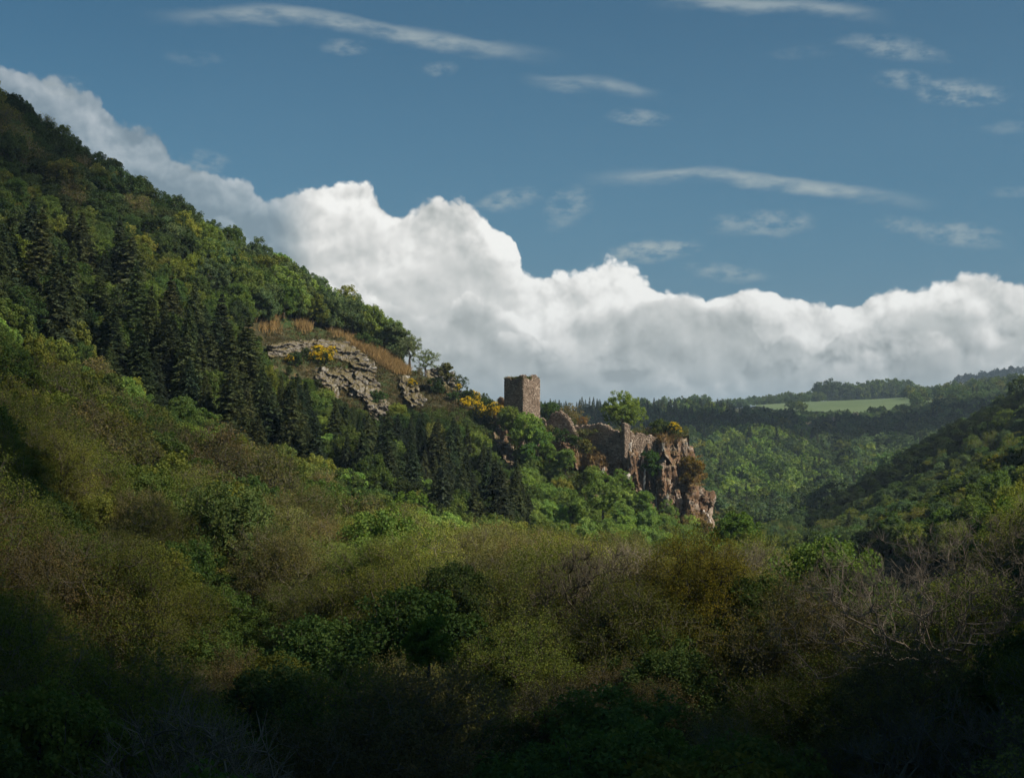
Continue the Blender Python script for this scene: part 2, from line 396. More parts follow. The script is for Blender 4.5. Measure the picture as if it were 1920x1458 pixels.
# ------------------------------------------------------------------ terrain
CU = np.array([-900, -300, 0, 240, 480, 720, 850, 960, 1100, 1290, 1345, 1400, 1500, 1600, 1700, 1800, 1920, 2200, 2900], float)
def fill(l, c, r): return l, c, r
ROWS = [
 (-150, [6] * 19), (-20, [0] * 19), (0, [-2.2] * 19), (8, [-5] * 19),
 (25, [-12, -15, -18, -19, -19, -19, -19, -19, -19, -19, -19, -19, -19, -19, -19, -19, -18, -16, -12]),
 (50, [-15, -17, -22, -25, -27, -27, -27, -27, -27, -27, -27, -27, -27, -27, -27, -26, -25, -20, -15]),
 (80, [-8, -12, -18, -22, -25, -26, -26, -25, -25, -25, -25, -25, -25, -25, -25, -24, -23, -17, -10]),
 (100, [-5, -9, -17, -22, -24.5, -25, -25, -24, -24, -24, -24, -24, -24, -24, -24, -23, -22, -14, -6]),
 (125, [4, -2, -12, -18, -20.5, -22, -22, -22, -22.5, -23, -23, -23, -23, -23, -22, -20.5, -19, -10, 0]),
 (150, [8, 2, -10, -17, -21, -23, -24, -24, -25, -26, -26, -26, -26, -25, -24, -22, -19, -8, 2]),
 (185, [22, 14, 3, -6, -13, -20, -23, -24, -26, -27, -27, -27, -27, -26, -25, -22, -18, -5, 8]),
 (215, [26, 15, 2, -8, -15, -22, -25, -26, -28, -29, -29, -29, -29, -28, -26, -22, -17, -3, 12]),
 (250, [42, 28, 14, 2, -9, -19, -24, -26, -28, -31, -31, -31, -31, -28, -23, -18, -12, 3, 20]),
 (285, [62, 46, 31, 17, 1, -14, -20, -23, -26, -30, -33, -33, -31, -27, -21.5, -16.5, -10, 7, 26]),
 (310, [76, 58, 43, 28, 10, -8, -14, -17, -22, -30, -33, -34, -32, -29, -25, -19, -12, 6, 28]),
 (320, [81, 63, 48, 32, 14, -5, -10, -13, -20, -29, -33, -35, -33, -30, -26, -20, -13, 6, 30]),
 (330, [86, 68, 53, 37, 19, 1, -2, -7, -14, -24, -32, -36, -34, -31, -27, -21, -13, 7, 32]),
 (350, [95, 76, 62, 45, 27, 11, 8.5, -3, -6, -14, -32, -37, -35, -31, -25, -19, -11, 12, 40]),
 (375, [105, 87, 73, 54, 34, 18, 4, -5, -8, -14, -33, -38, -35, -31, -23, -15, -6, 18, 50]),
 (400, [118, 99, 85, 59, 35, 12, -2, -10, -12, -18, -35, -39, -35, -30, -20, -10, -1, 26, 58]),
 (450, [110, 85, 60, 35, 8, -10, -20, -28, -32, -35, -40, -40, -36, -25, -14, -4, 4, 40, 80]),
 (520, [60, 30, 0, -15, -25, -35, -40, -42, -42, -42, -42, -42, -42, -38, -28, -18, -6, 20, 60]),
 (600, [-10, -20, -30, -35, -38, -38, -38, -38, -38, -38, -38, -38, -38, -40, -38, -32, -20, 0, 30]),
 (700, [-20, -25, -30, -31, -31, -31, -31, -31, -31, -31, -30, -29, -30, -33, -31, -26, -16, 0, 20]),
 (800, [-15, -18, -20, -20, -20, -20, -20, -20, -20, -20, -18, -16, -19, -22, -21, -14, -8, 6, 20]),
 (900, [-6] * 9 + [-6, -6, -6, -9, -10, -7, -3, 2, 12, 20]),
 (1000, [0] * 9 + [0, 0, -1, -3, -3, 1, 6, 12, 20, 30]),
 (1100, [1] * 9 + [2, 2.5, 3, 3.5, 5, 8, 14, 20, 30, 40]),
 (1300, [3] * 9 + [5, 6, 8, 11, 13, 15, 21, 28, 40, 50]),
 (1550, [4] * 9 + [6, 7, 9.5, 14, 16, 18.5, 26, 36, 45, 60]),
 (1700, [3] * 9 + [5, 6, 8, 12, 16, 22, 32, 42, 55, 60]),
 (2200, [0] * 9 + [0, 0, 2, 4, 10, 24, 40, 60, 70, 75]),
 (2700, [0] * 9 + [0, 0, 0, 4, 8, 26, 62, 80, 95, 95]),
 (3500, [-5] * 15 + [10, 30, 60, 60]), (6000, [-10] * 19), (20000, [-10] * 19)]
RY = np.array([r[0] for r in ROWS], float); RZ = np.array([r[1] for r in ROWS], float)
def ycoord(y):
    y = np.asarray(y, float)
    return np.where(y < 0, y * 0.5, np.where(y < 600, y, 600 + 300 * np.log(np.maximum(y, 600) / 600 )* 1.0))
NU, NY = 640, 900
LU = np.linspace(-900, 2900, NU); YC0, YC1 = float(ycoord(-150)), float(ycoord(20000)); LYc = np.linspace(YC0, YC1, NY)
RYc = ycoord(RY)
LAT = np.empty((NY, NU))
tmp = np.array([np.interp(LU, CU, r) for r in RZ])
for j in range(NU): LAT[:, j] = np.interp(LYc, RYc, tmp[:, j])
def blur(a, n, ax):
    k = 2 * n + 1
    p = np.pad(a, [(n, n) if i == ax else (0, 0) for i in range(2)], mode='edge')
    c = np.cumsum(p, axis=ax); c = np.insert(c, 0, 0, axis=ax)
    return (np.take(c, range(k, c.shape[ax]), axis=ax) - np.take(c, range(0, c.shape[ax] - k), axis=ax)) / k
for _ in range(2): LAT = blur(blur(LAT, 4, 0), 4, 1)
def H0(x, y):
    x = np.asarray(x, float); y = np.asarray(y, float)
    u = x / np.sqrt(y * y + 225) * F + 960
    a = np.clip((u + 900) / 3800 * (NU - 1), 0, NU - 1.001); b = np.clip((ycoord(y) - YC0) / (YC1 - YC0) * (NY - 1), 0, NY - 1.001)
    i = a.astype(int); j = b.astype(int); fa = a - i; fb = b - j
    return (LAT[j, i] * (1 - fa) + LAT[j, i + 1] * fa) * (1 - fb) + (LAT[j + 1, i] * (1 - fa) + LAT[j + 1, i + 1] * fa) * fb
def Hh(x, y):
    x = np.asarray(x, float); y = np.asarray(y, float)
    p = np.stack([x, y], -1)
    far = np.clip((y - 20) / 60, 0, 1)
    return H0(x, y) + far * (fbm(p / 38, 4, 3) * 2.2 + fbm(p / 7, 2, 9) * 0.5)
def proj(x, y, z):
    """world point(s) to photo pixels"""
    c, s = math.cos(PITCH), math.sin(PITCH)
    d = y * c + z * s; up = -y * s + z * c
    d = np.maximum(d, 1e-3)
    return 960 + F * x / d, 729 - F * up / d

def build_terrain():
    ug = np.concatenate([np.linspace(-4000, -200, 70)[:-1], np.linspace(-200, 2120, 280), np.linspace(2120, 6000, 70)[1:]])
    yg = np.concatenate([np.linspace(-150, 30, 30)[:-1], np.linspace(30, 280, 90)[:-1], np.linspace(280, 400, 90)[:-1], np.linspace(400, 1100, 110)[:-1],
                         np.linspace(1100, 3000, 60)[:-1], np.geomspace(3000, 20000, 20)])
    W = np.sqrt(yg ** 2 + 3600)
    X = (ug[None, :] - 960) / F * W[:, None]; Yv = np.repeat(yg[:, None], len(ug), 1)
    Z = Hh(X, Yv)
    ny, nx = X.shape
    idx = np.arange(ny * nx).reshape(ny, nx)
    Fc = np.stack([idx[:-1, :-1], idx[:-1, 1:], idx[1:, 1:], idx[1:, :-1]], -1).reshape(-1, 4)
    me = mesh('terrain', np.stack([X, Yv, Z], -1).reshape(-1, 3), Fc, M['terrain'], True)
    tag(obj('terrain', me), 'wooded valley ground rising to hills', kind='structure')
    # meadow sheets on the plateau, draped a little above the terrain
    def field(name, poly, y0, y1, label):
        uu = np.linspace(min(p[0] for p in poly), max(p[0] for p in poly), 60); yy = np.linspace(y0, y1, 40)
        UU, YY = np.meshgrid(uu, yy); XX = (UU - 960) / F * np.sqrt(YY ** 2 + 225); ZZ = H0(XX, YY) + 1.6
        px, py = [p[0] for p in poly], [p[1] for p in poly]
        lo = np.interp(UU, px, py); keep = (YY >= lo)
        idx = np.arange(UU.size).reshape(UU.shape)
        q = np.stack([idx[:-1, :-1], idx[:-1, 1:], idx[1:, 1:], idx[1:, :-1]], -1).reshape(-1, 4)
        k = keep[:-1, :-1].ravel()
        me = mesh(name, np.stack([XX, YY, ZZ], -1).reshape(-1, 3), q[k], M['field'], True)
        tag(obj(name, me), label, kind='structure')
    field('field', [(1330, 1530), (1400, 1300), (1450, 1100), (1600, 1030), (1720, 1040), (1800, 1100)], 1030, 1560, 'pale green meadow on the plateau')
    field('field', [(1170, 1280), (1230, 1150), (1300, 1120), (1350, 1280)], 1120, 1330, 'narrow green meadow strip behind the castle')
build_terrain()

# ------------------------------------------------------------------ haze and unseen clouds added for shade
def haze():
    x0, x1, y0, y1, z0, z1 = -30000, 30000, -400, 21000, -60, 150
    V = [(x, y, z) for x in (x0, x1) for y in (y0, y1) for z in (z0, z1)]
    Fc = [(0, 1, 3, 2), (4, 6, 7, 5), (0, 4, 5, 1), (2, 3, 7, 6), (0, 2, 6, 4), (1, 5, 7, 3)]
    m, g = new_mat('haze_air')
    v = g.node('ShaderNodeVolumePrincipled'); v.inputs['Color'].default_value = rgb(0.62, 0.80, 0.95)
    v.inputs['Density'].default_value = 0.00014; v.inputs['Anisotropy'].default_value = 0.2
    o = g.node('ShaderNodeOutputMaterial'); g.l.new(v.outputs[0], o.inputs['Volume'])
    ob = obj('haze', mesh('haze', V, Fc, m)); tag(ob, 'thin blue air over the valley', kind='stuff')
USE_HAZE = True
if USE_HAZE: haze()

def ico(sub):
    import bmesh
    bm = bmesh.new(); bmesh.ops.create_icosphere(bm, subdivisions=sub, radius=1.0)
    V = np.array([v.co[:] for v in bm.verts]); Fc = np.array([[v.index for v in f.verts] for f in bm.faces]); bm.free()
    return V, Fc
ICO = {k: ico(k) for k in (1, 2, 3, 4)}

def vapour(den):
    cm, cg = new_mat('shade_vapour')
    cv = cg.node('ShaderNodeVolumePrincipled'); cv.inputs['Color'].default_value = rgb(0.9, 0.92, 0.95); cv.inputs['Density'].default_value = den
    co = cg.node('ShaderNodeOutputMaterial'); cg.l.new(cv.outputs[0], co.inputs['Volume']); return cm
def shade_cloud(gx, gy, gz, dist, rx, ry, rz, yaw, seed, label, den):
    """unseen vapour body added high above to cast shade around ground point (gx, gy, gz)"""
    V, Fc = ICO[4]; V = V.copy()
    V *= (1 + 0.30 * fbm(V * 1.6, 3, seed)[:, None])
    V = V * np.array([rx, ry, rz]); V[:, 2] = np.where(V[:, 2] < 0, V[:, 2] * 0.6, V[:, 2])
    c = Vector((gx, gy, gz)) + SUN * dist  # set on the sun line, out of view, to darken the ground below
    o = obj('shade_cloud', mesh('shade_cloud', V, Fc, vapour(den), True), None, c); o.rotation_euler = (0, 0, R(yaw))
    tag(o, label, 'shade_cloud', 'unseen clouds added to shade the valley')
shade_cloud(-34, -70, -20, 700, 400, 200, 42, -17, 1, 'broad thin unseen vapour body added overhead to shade the near woods', 0.016)
shade_cloud(-10, -48, -20, 780, 380, 138, 42, -6, 5, 'thicker unseen vapour body added for shade above the broad thin one', 0.026)
shade_cloud(-215, 300, 50, 760, 122, 190, 45, 0, 2, 'unseen vapour body added to shade the upper end of the wooded hill', 0.026)
shade_cloud(-88, 170, -8, 640, 72, 74, 30, -20, 6, 'small unseen vapour body added to shade the rounded left spur', 0.013)
shade_cloud(170, 885, -10, 900, 230, 78, 36, 0, 3, 'long low unseen vapour body added to shade the far valley side', 0.040)
shade_cloud(760, 2600, 60, 900, 240, 300, 60, 0, 4, 'distant unseen vapour body added to shade the hilltop wood beyond the meadow', 0.030)

# ------------------------------------------------------------------ rocks
def cellf(p, seed, tilt=0.6):
    """broken-stone relief: every jittered cell has its own offset and its own slant"""
    p = np.asarray(p, float); D = p.shape[-1]; i0 = np.floor(p).astype(np.int64); best = np.full(p.shape[:-1], 1e9); out = np.zeros(p.shape[:-1])
    def h(a, k):
        n = (a[..., 0] * 73856093 ^ a[..., 1] * 19349663 ^ (a[..., 2] * 83492791 if D > 2 else 0) ^ (seed * 7919 + k * 104729)) & 0xffffffff
        n = ((n ^ (n >> 15)) * 2246822519) & 0xffffffff; n = ((n ^ (n >> 13)) * 3266489917) & 0xffffffff
        return ((n ^ (n >> 16)) & 0xffff) / 65535.0
    import itertools
    for o in itertools.product((-1, 0, 1), repeat=D):
        c = i0 + np.array(o); q = np.stack([c[..., k] + 0.1 + 0.8 * h(c, k) for k in range(D)], -1); d = p - q
        dd = np.abs(d).sum(-1); v = (h(c, 7) - 0.5) + sum((h(c, 8 + k) - 0.5) * 2 * tilt * d[..., k] for k in range(D))
        m = dd < best; best = np.where(m, dd, best); out = np.where(m, v, out)
    return out
def rock_mesh(name, seed, size, sub=3, planes=14, rough=0.05, prism=False, mat=None):
    r = np.random.default_rng(seed); V, Fc = ICO[sub]
    planes = 9; n = norm(r.normal(size=(planes, 3)))
    if prism:
        n[:, 2] *= 0.2; n = norm(n)
        n[0:4] = norm(np.array([[.72, -.69, 0], [-.69, -.72, 0], [-.7, .7, 0], [.7, .7, 0]]) + r.normal(size=(4, 3)) * 0.10)
        n[4:6] = norm(np.array([[0, 0, 1.0], [0, 0, -1.0]]) + r.normal(size=(2, 3)) * 0.22)
    else:
        n[0:2] = norm(np.array([[0, 0, 1.0], [0, 0, -1.0]]) + r.normal(size=(2, 3)) * 0.2)
    d = r.uniform(0.62, 0.9, planes)
    dt = np.maximum(V @ n.T, 0.08); rad = (d / dt).min(1); rad = np.minimum(rad, 1.4)
    P = V * rad[:, None] * np.array(size)
    m = min(size); q = P / np.array([1, 1, 1.8]) / max(0.55, m * 0.75)
    nn = norm(P / np.array(size) ** 2)
    P = P + nn * (m * 0.42 * cellf(q + seed * .37, seed, 0.8) + m * 0.22 * cellf(q * 2.3 + 5, seed + 1, 0.8) + m * .08 * cellf(q * 5 + 9, seed + 2, .8))[:, None]
    return mesh(name, P, Fc, mat)

# ------------------------------------------------------------------ trees
def tubes(P0, P1, r0, r1, k=3):
    d = norm(P1 - P0); a = np.where(np.abs(d[:, 2:3]) > 0.9, [[1.0, 0, 0]], [[0, 0, 1.0]])
    s = norm(np.cross(d, a)); t = np.cross(d, s); n = len(P0)
    ang = np.arange(k) * 2 * math.pi / k
    off = s[:, None, :] * np.cos(ang)[None, :, None] + t[:, None, :] * np.sin(ang)[None, :, None]
    A = P0[:, None, :] + off * r0[:, None, None]; B = P1[:, None, :] + off * r1[:, None, None]
    V = np.concatenate([A, B], 1).reshape(-1, 3)
    b = (np.arange(n) * 2 * k)[:, None]; i = np.arange(k)[None, :]; j = (i + 1) % k
    Fc = np.stack([b + i, b + j, b + j + k, b + i + k], -1).reshape(-1, 4)
    return V, Fc

def skeleton(r, att, H, trunk_h, seg, tip_r, power=0.46, crook=0.10, lean=0.05):
    nodes = [np.array([0.0, 0.0, -0.6])]; par = [-1]; nt_ = max(3, int(trunk_h / seg))
    lx, ly = r.normal(size=2) * lean * trunk_h
    for i in range(1, nt_ + 1):
        t = i / nt_
        nodes.append(np.array([lx * t * t + r.normal() * 0.04 * trunk_h * 0.3, ly * t * t + r.normal() * 0.04 * trunk_h * 0.3, trunk_h * t])); par.append(i - 1)
    base = nodes[-1]
    order = np.argsort(np.linalg.norm((att - base) * np.array([1, 1, 0.8]), axis=1))
    cap = len(nodes) + len(att) * 8 + 10
    N = np.zeros((cap, 3)); N[:len(nodes)] = nodes; n = len(nodes); pl = np.zeros(cap); 
    P = np.full(cap, -1); P[:n] = par; lo = max(1, int(nt_ * 0.55))
    for i in range(1, n): pl[i] = pl[P[i]] + np.linalg.norm(N[i] - N[P[i]])
    tips = []
    for a in order:
        q = att[a]
        dv = q - N[lo:n]; dist = np.linalg.norm(dv, axis=1)
        c = dist + 0.22 * pl[lo:n] + np.maximum(0, -dv[:, 2]) * 0.8
        b = int(np.argmin(c)) + lo; d = dist[b - lo]
        k = min(7, max(1, int(math.ceil(d / seg)))); prev = b
        bow = np.array([0, 0, 1.0]) * d * -0.10 + r.normal(size=3) * d * crook
        for s in range(1, k + 1):
            t = s / k
            N[n] = N[b] * (1 - t) + q * t + bow * math.sin(math.pi * t) * (1 if k > 1 else 0)
            P[n] = prev; pl[n] = pl[prev] + d / k; prev = n; n += 1
        tips.append(prev)
    cnt = np.zeros(n)
    for t in tips: cnt[t] += 1
    for i in range(n - 1, 0, -1): cnt[P[i]] += cnt[i]
    rad = tip_r * np.maximum(cnt[:n], 1) ** power
    rad[:2] *= 1.25
    return N[:n], P[:n], rad

def lobes(r, H, Wd, cz, ch, n, rs=(0.26, 0.42)):
    """crown lobes: centres and radii"""
    c = []
    for i in range(n):
        t = i / max(1, n - 1); a = i * 2.4 + r.uniform(-.5, .5)
        z = cz + ch * (t - 0.45) * 0.95 + r.normal() * 0.04 * ch
        w = Wd * 0.5 * math.sqrt(max(0.05, 1 - (2 * t - 0.85) ** 2 * 0.85)) * r.uniform(0.45, 0.75)
        c.append((math.cos(a) * w, math.sin(a) * w, z, r.uniform(*rs) * Wd))
    return np.array(c)

def crown_points(r, L, n, shell=0.68, flat=1.0):
    k = r.choice(len(L), n, p=L[:, 3] ** 2 / (L[:, 3] ** 2).sum())
    d = norm(r.normal(size=(n, 3))); d[:, 2] = np.where(d[:, 2] < -0.3, -d[:, 2], d[:, 2])
    rad = np.where(r.random(n) < shell, r.uniform(0.8, 1.08, n), r.uniform(0.2, 0.9, n))
    p = L[k, :3] + d * (L[k, 3] * rad)[:, None] * np.array([1, 1, flat])
    return p, d

def leaf_cards(r, C, Dn, per, cr, s, quad=True, up=0.35, jit=0.9):
    n = len(C); N = n * per
    c = np.repeat(C, per, 0); dn = np.repeat(Dn, per, 0)
    off = r.normal(size=(N, 3)); off = off / np.maximum(1, np.linalg.norm(off, axis=1, keepdims=True) / 1.5)
    crr = np.repeat(r.uniform(0.6, 1.25, n) * cr, per)
    p = c + off * crr[:, None] * np.array([0.6, 0.6, 0.58])
    nm = norm(dn * 0.7 + np.array([0, 0, up]) + r.normal(size=(N, 3)) * jit)
    a = norm(np.cross(nm, r.normal(size=(N, 3)))); b = np.cross(nm, a)
    sz = s * r.uniform(0.6, 1.35, N)[:, None]
    if quad:
        V = np.stack([p - a * sz, p - b * sz * 0.62 + nm * sz * 0.15, p + a * sz, p + b * sz * 0.62 + nm * sz * 0.15], 1).reshape(-1, 3)
        Fc = np.arange(N * 4).reshape(N, 4)
    else:
        V = np.stack([p - a * sz * 0.9 - b * sz * 0.5, p + a * sz * 0.9 - b * sz * 0.5, p + b * sz * 0.95], 1).reshape(-1, 3)
        Fc = np.arange(N * 3).reshape(N, 3)
    return V, Fc

def broadleaf(name, seed, H=10, Wd=7, nl=9, natt=260, per=70, cr=0.75, leaf=0.16, quad=True, trunk=0.35, tip=0.02, low=0.18, wood='bark', k=3, fine=0, ch=None, lean=0.05, power=0.46):
    """returns (wood mesh, leaf mesh)"""
    r = np.random.default_rng(seed)
    cz = H * (1 + low) / 2; chh = H * (1 - low) if ch is None else ch
    L = lobes(r, H, Wd, cz, chh * 0.80, nl)
    att, dn = crown_points(r, L, natt); att[:, 2] = np.maximum(att[:, 2], H * low * (0.6 + 0.8 * r.random(natt))); att[:, 2] *= H * 0.97 / att[:, 2].max()
    N, P, rad = skeleton(r, att, H, H * trunk, 0.55 * H / 10 + 0.12, tip, lean=lean, power=power)
    i = np.arange(1, len(N)); i = i[P[i] >= 0]
    V, Fc = tubes(N[P[i]], N[i], rad[P[i]] if False else np.minimum(rad[P[i]], rad[i] * 1.35), rad[i], k)
    if fine:
        tp = np.repeat(att, fine, 0); q = tp + norm(r.normal(size=tp.shape) + np.array([0, 0, 0.7]) + np.repeat(dn, fine, 0) * 0.8) * r.uniform(0.35, 0.95, len(tp))[:, None] * H / 10
        V2, F2 = tubes(tp, q, np.full(len(tp), tip * 0.8), np.full(len(tp), tip * 0.45), 3)
        Fc = np.concatenate([Fc, F2 + len(V)]) if k else Fc; V = np.concatenate([V, V2])
        if per:
            att = np.concatenate([att, q]); dn = np.concatenate([dn, np.repeat(dn, fine, 0)])
    wm = mesh(name + '_trunk', V, Fc, M[wood])
    lm = None
    if per:
        V, Fc = leaf_cards(r, att, dn, per, cr, leaf, quad)
        lm = mesh(name + '_crown', V, Fc, M['leaf'])
    return wm, lm, H, Wd

def conifer(name, seed, H=15, Rw=2.6, wh=30, spr=9, sub=3, ss=1.0):
    r = np.random.default_rng(seed)
    tr = H * 0.012 + 0.05
    zz = np.linspace(-0.6, H * 0.98, 8); n = len(zz)
    P0 = np.stack([np.zeros(n - 1), np.zeros(n - 1), zz[:-1]], -1); P1 = np.stack([np.zeros(n - 1), np.zeros(n - 1), zz[1:]], -1)
    rr = tr * (1 - np.clip(zz / H, 0, 0.97))
    V, Fc = tubes(P0, P1, rr[:-1], rr[1:], 5)
    bp0, bp1 = [], []; T = []
    for w in range(wh):
        t = (w + r.uniform(0, .6)) / wh; z = H * (0.08 + 0.91 * t)
        L0 = Rw * (1 - t) ** 0.92 + 0.10
        nb = 6 if t < 0.8 else 4
        a0 = r.uniform(0, 6.28)
        for b in range(nb):
            a = a0 + b * 6.283 / nb + r.uniform(-.3, .3); L = L0 * r.uniform(0.6, 1.18)
            dr = np.array([math.cos(a), math.sin(a), 0]); sd = np.array([-math.sin(a), math.cos(a), 0])
            rise = 0.25 + 0.5 * t
            def pt(s): return np.array([0, 0, z]) + dr * L * s + np.array([0, 0, 1]) * L * (rise * s - (0.55 + 0.1 * (1 - t)) * s * s)
            bp0.append(pt(0)); bp1.append(pt(0.7))
            ns = max(3, int(spr * (0.4 + 0.6 * L / Rw)))
            for s_ in range(ns):
                s = 0.15 + 0.85 * (s_ + r.uniform(0, .8)) / ns
                p = pt(min(s, 1.0)); wd = L * 0.42 * (1.1 - s) + 0.18 * ss
                for side in (-1, 1):
                    for q in range(sub):
                        dd = sd * side * r.uniform(0.5, 1.1) + dr * r.uniform(0.2, 0.9) + np.array([0, 0, r.uniform(-0.55, 0.15)])
                        tip_ = p + dd * wd * r.uniform(0.6, 1.1)
                        wv = norm(np.cross(dd, r.normal(size=3)))[...] * 0.11 * ss * r.uniform(0.6, 1.4)
                        T += [p - wv, p + wv, tip_]
    # leader
    for q in range(10):
        p = np.array([0, 0, H * (0.93 + 0.007 * q)]); dd = norm(r.normal(size=3) * np.array([1, 1, .4])) * 0.25
        T += [p, p + np.array([0, 0, .22]), p + dd]
    bp0 = np.array(bp0); bp1 = np.array(bp1)
    V2, F2 = tubes(bp0, bp1, np.full(len(bp0), 0.03), np.full(len(bp0), 0.012), 3)
    wm = mesh(name + '_trunk', np.concatenate([V, V2]), np.concatenate([Fc, F2 + len(V)]), M['bark'])
    T = np.array(T); lm = mesh(name + '_crown', T, np.arange(len(T)).reshape(-1, 3), M['needle'])
    return wm, lm, H, Rw * 2

PR = {}
PR['leafy_near'] = [broadleaf('leafy_near', 100 + i, H=11, Wd=8, nl=11, natt=380, per=85, cr=0.62, leaf=0.105, trunk=0.3) for i in range(3)]
PR['bud_near'] = [broadleaf('bud_near', 120 + i, H=11, Wd=8.5, nl=9, natt=520, per=17, cr=0.5, leaf=0.058, trunk=0.28, tip=0.017, wood='wood', fine=5, low=0.12) for i in range(4)]
PR['bare_near'] = [broadleaf('bare_near', 140 + i, H=11, Wd=8.5, nl=8, natt=700, per=1, cr=0.4, leaf=0.05, trunk=0.25, tip=0.020, wood='wood', fine=6, low=0.12) for i in range(3)]
PR['leafy'] = [broadleaf('leafy', 160 + i, H=[9.5, 10, 8.5, 11, 9][i], Wd=[7.5, 7, 8, 7.5, 6.5][i], nl=[9, 8, 10, 12, 7][i], natt=230, per=56, cr=0.62, leaf=0.17, quad=False, trunk=0.3, low=0.1) for i in range(5)]
PR['bud'] = [broadleaf('bud', 180 + i, H=10, Wd=8, nl=8, natt=260, per=5, cr=0.6, leaf=0.13, quad=False, trunk=0.28, tip=0.03, wood='wood', fine=4, low=0.12) for i in range(3)]
PR['far'] = [broadleaf('far', 200 + i, H=10, Wd=[8, 7.5, 9][i], nl=[8, 7, 10][i], natt=90, per=26, cr=0.95, leaf=0.42, quad=False, trunk=0.3, low=0.08) for i in range(3)]
PR['conifer'] = [conifer('conifer', 220 + i, H=[16, 17.5, 15][i], Rw=[4.3, 3.9, 4.6][i], wh=44, spr=11, sub=3, ss=1.35) for i in range(3)]
PR['conifer_far'] = [conifer('conifer_far', 230 + i, H=14, Rw=[3.0, 2.6][i], wh=24, spr=6, sub=2, ss=2.2) for i in range(2)]
PR['shrub'] = [broadleaf('shrub', 240 + i, H=2.6, Wd=3.2, nl=6, natt=60, per=40, cr=0.34, leaf=0.13, quad=False, trunk=0.12, low=0.0, tip=0.012) for i in range(3)]

# palettes (base colours of leaves / wood)
PAL = {
 'green': [(0.088, 0.130, 0.040), (0.105, 0.148, 0.042), (0.075, 0.115, 0.040), (0.118, 0.155, 0.046)],
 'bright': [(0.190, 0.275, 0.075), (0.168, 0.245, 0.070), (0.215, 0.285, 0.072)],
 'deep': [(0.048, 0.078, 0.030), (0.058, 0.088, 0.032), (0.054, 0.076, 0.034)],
 'olive': [(0.155, 0.178, 0.046), (0.172, 0.188, 0.046), (0.135, 0.160, 0.046), (0.182, 0.192, 0.048)],
 'brown': [(0.165, 0.140, 0.060), (0.150, 0.145, 0.055)],
 'conifer': [(0.050, 0.068, 0.036), (0.066, 0.082, 0.037), (0.044, 0.062, 0.038), (0.076, 0.090, 0.042)],
 'bluegreen': [(0.105, 0.155, 0.075), (0.122, 0.172, 0.080), (0.092, 0.136, 0.070)],
}
CW = {'green': 'green', 'bright': 'bright green', 'deep': 'dark green', 'olive': 'yellow-olive', 'brown': 'brown-budded', 'conifer': 'dark', 'bluegreen': 'blue-green'}

# ---- sample positions, zone by zone
TREES = []   # dict(x,y,z,proto kind,idx,scale,rot,kind,pal)
def inpoly(u, v, poly):
    c = False; j = len(poly) - 1
    for i in range(len(poly)):
        if (poly[i][1] > v) != (poly[j][1] > v) and u < (poly[j][0] - poly[i][0]) * (v - poly[i][1]) / (poly[j][1] - poly[i][1]) + poly[i][0]: c = not c
        j = i
    return c
CONI = [(-200, 330), (0, 425), (120, 470), (220, 520), (330, 590), (420, 660), (500, 740), (600, 770), (690, 790), (800, 800), (880, 820), (930, 860), (960, 880), (985, 930), (1010, 1000), (900, 1010), (760, 930), (450, 840), (250, 720), (0, 620), (-200, 500)]
BARE_SLOPE = [(488, 630), (560, 612), (640, 632), (700, 628), (760, 668), (830, 690), (880, 740), (930, 765), (905, 800), (870, 775), (800, 785), (740, 800), (640, 760), (560, 700), (500, 690)]
CASTLE = [(925, 745), (1015, 790), (1045, 800), (1100, 798), (1290, 800), (1350, 900), (1350, 1010), (1300, 1005), (1250, 985), (1215, 930), (1190, 905), (1130, 890), (1060, 868), (1020, 835), (1000, 830), (930, 830)]
TOPLINE = [(480, 640), (500, 690), (560, 702), (600, 722), (640, 745), (680, 764), (704, 778), (740, 750), (800, 776), (850, 782), (900, 798), (925, 846), (965, 872), (975, 850)]
def fit(t):
    """a tree in front of the bare shoulder stays as low as the rocks it leaves open"""
    if t['fixed'] or not (240 < t['y'] < 335): return
    u, v = proj(t['x'], t['y'], t['z'])
    if not 470 < u < 975: return
    H_ = PR[t['proto']][t['i']][2] * t['sz']; lim = float(np.interp(u, [p[0] for p in TOPLINE], [p[1] for p in TOPLINE])) + random.uniform(-4, 14)
    smax = (v - lim) / F * t['y'] / H_
    if smax < t['s']: t['s'] = max(0.22, smax)
def add(x, y, kind, proto, pal, s, idx=None, fixed=None, dz=0.0, sz=None):
    z = float(Hh(x, y)) + dz
    n = len(PR[proto]); i = random.randrange(n) if idx is None else idx
    c = random.choice(PAL[pal]); j = random.uniform(0.74, 1.26)
    c = tuple(q * j * random.uniform(0.93, 1.07) for q in c)
    TREES.append(dict(x=x, y=y, z=z, kind=kind, proto=proto, i=i, s=s, rot=random.uniform(0, 6.28), pal=pal, tint=c, sz=sz or random.uniform(0.9, 1.12), fixed=fixed,
                      wood=random.choice([(0.175, 0.145, 0.10), (0.135, 0.112, 0.075), (0.20, 0.168, 0.12), (0.15, 0.13, 0.09)]), wx=random.uniform(0.85, 1.3) if kind == 'conifer_tree' else random.uniform(0.9, 1.12)))
def scatter(y0, y1, sp, fn):
    y = y0
    while y < y1:
        ex = 450 if y < 150 else 0; xm0 = (-260 - ex - 960) / F * y; xm1 = (2180 + ex - 960) / F * y; x = xm0 + random.uniform(0, sp)
        while x < xm1:
            xx = x + random.uniform(-.38, .38) * sp; yy = y + random.uniform(-.38, .38) * sp
            fn(xx, yy); x += sp
        y += sp * 0.9
def pick(opts):
    t = random.uniform(0, sum(o[0] for o in opts)); 
    for o in opts:
        t -= o[0]
        if t <= 0: return o[1:]
    return opts[-1][1:]
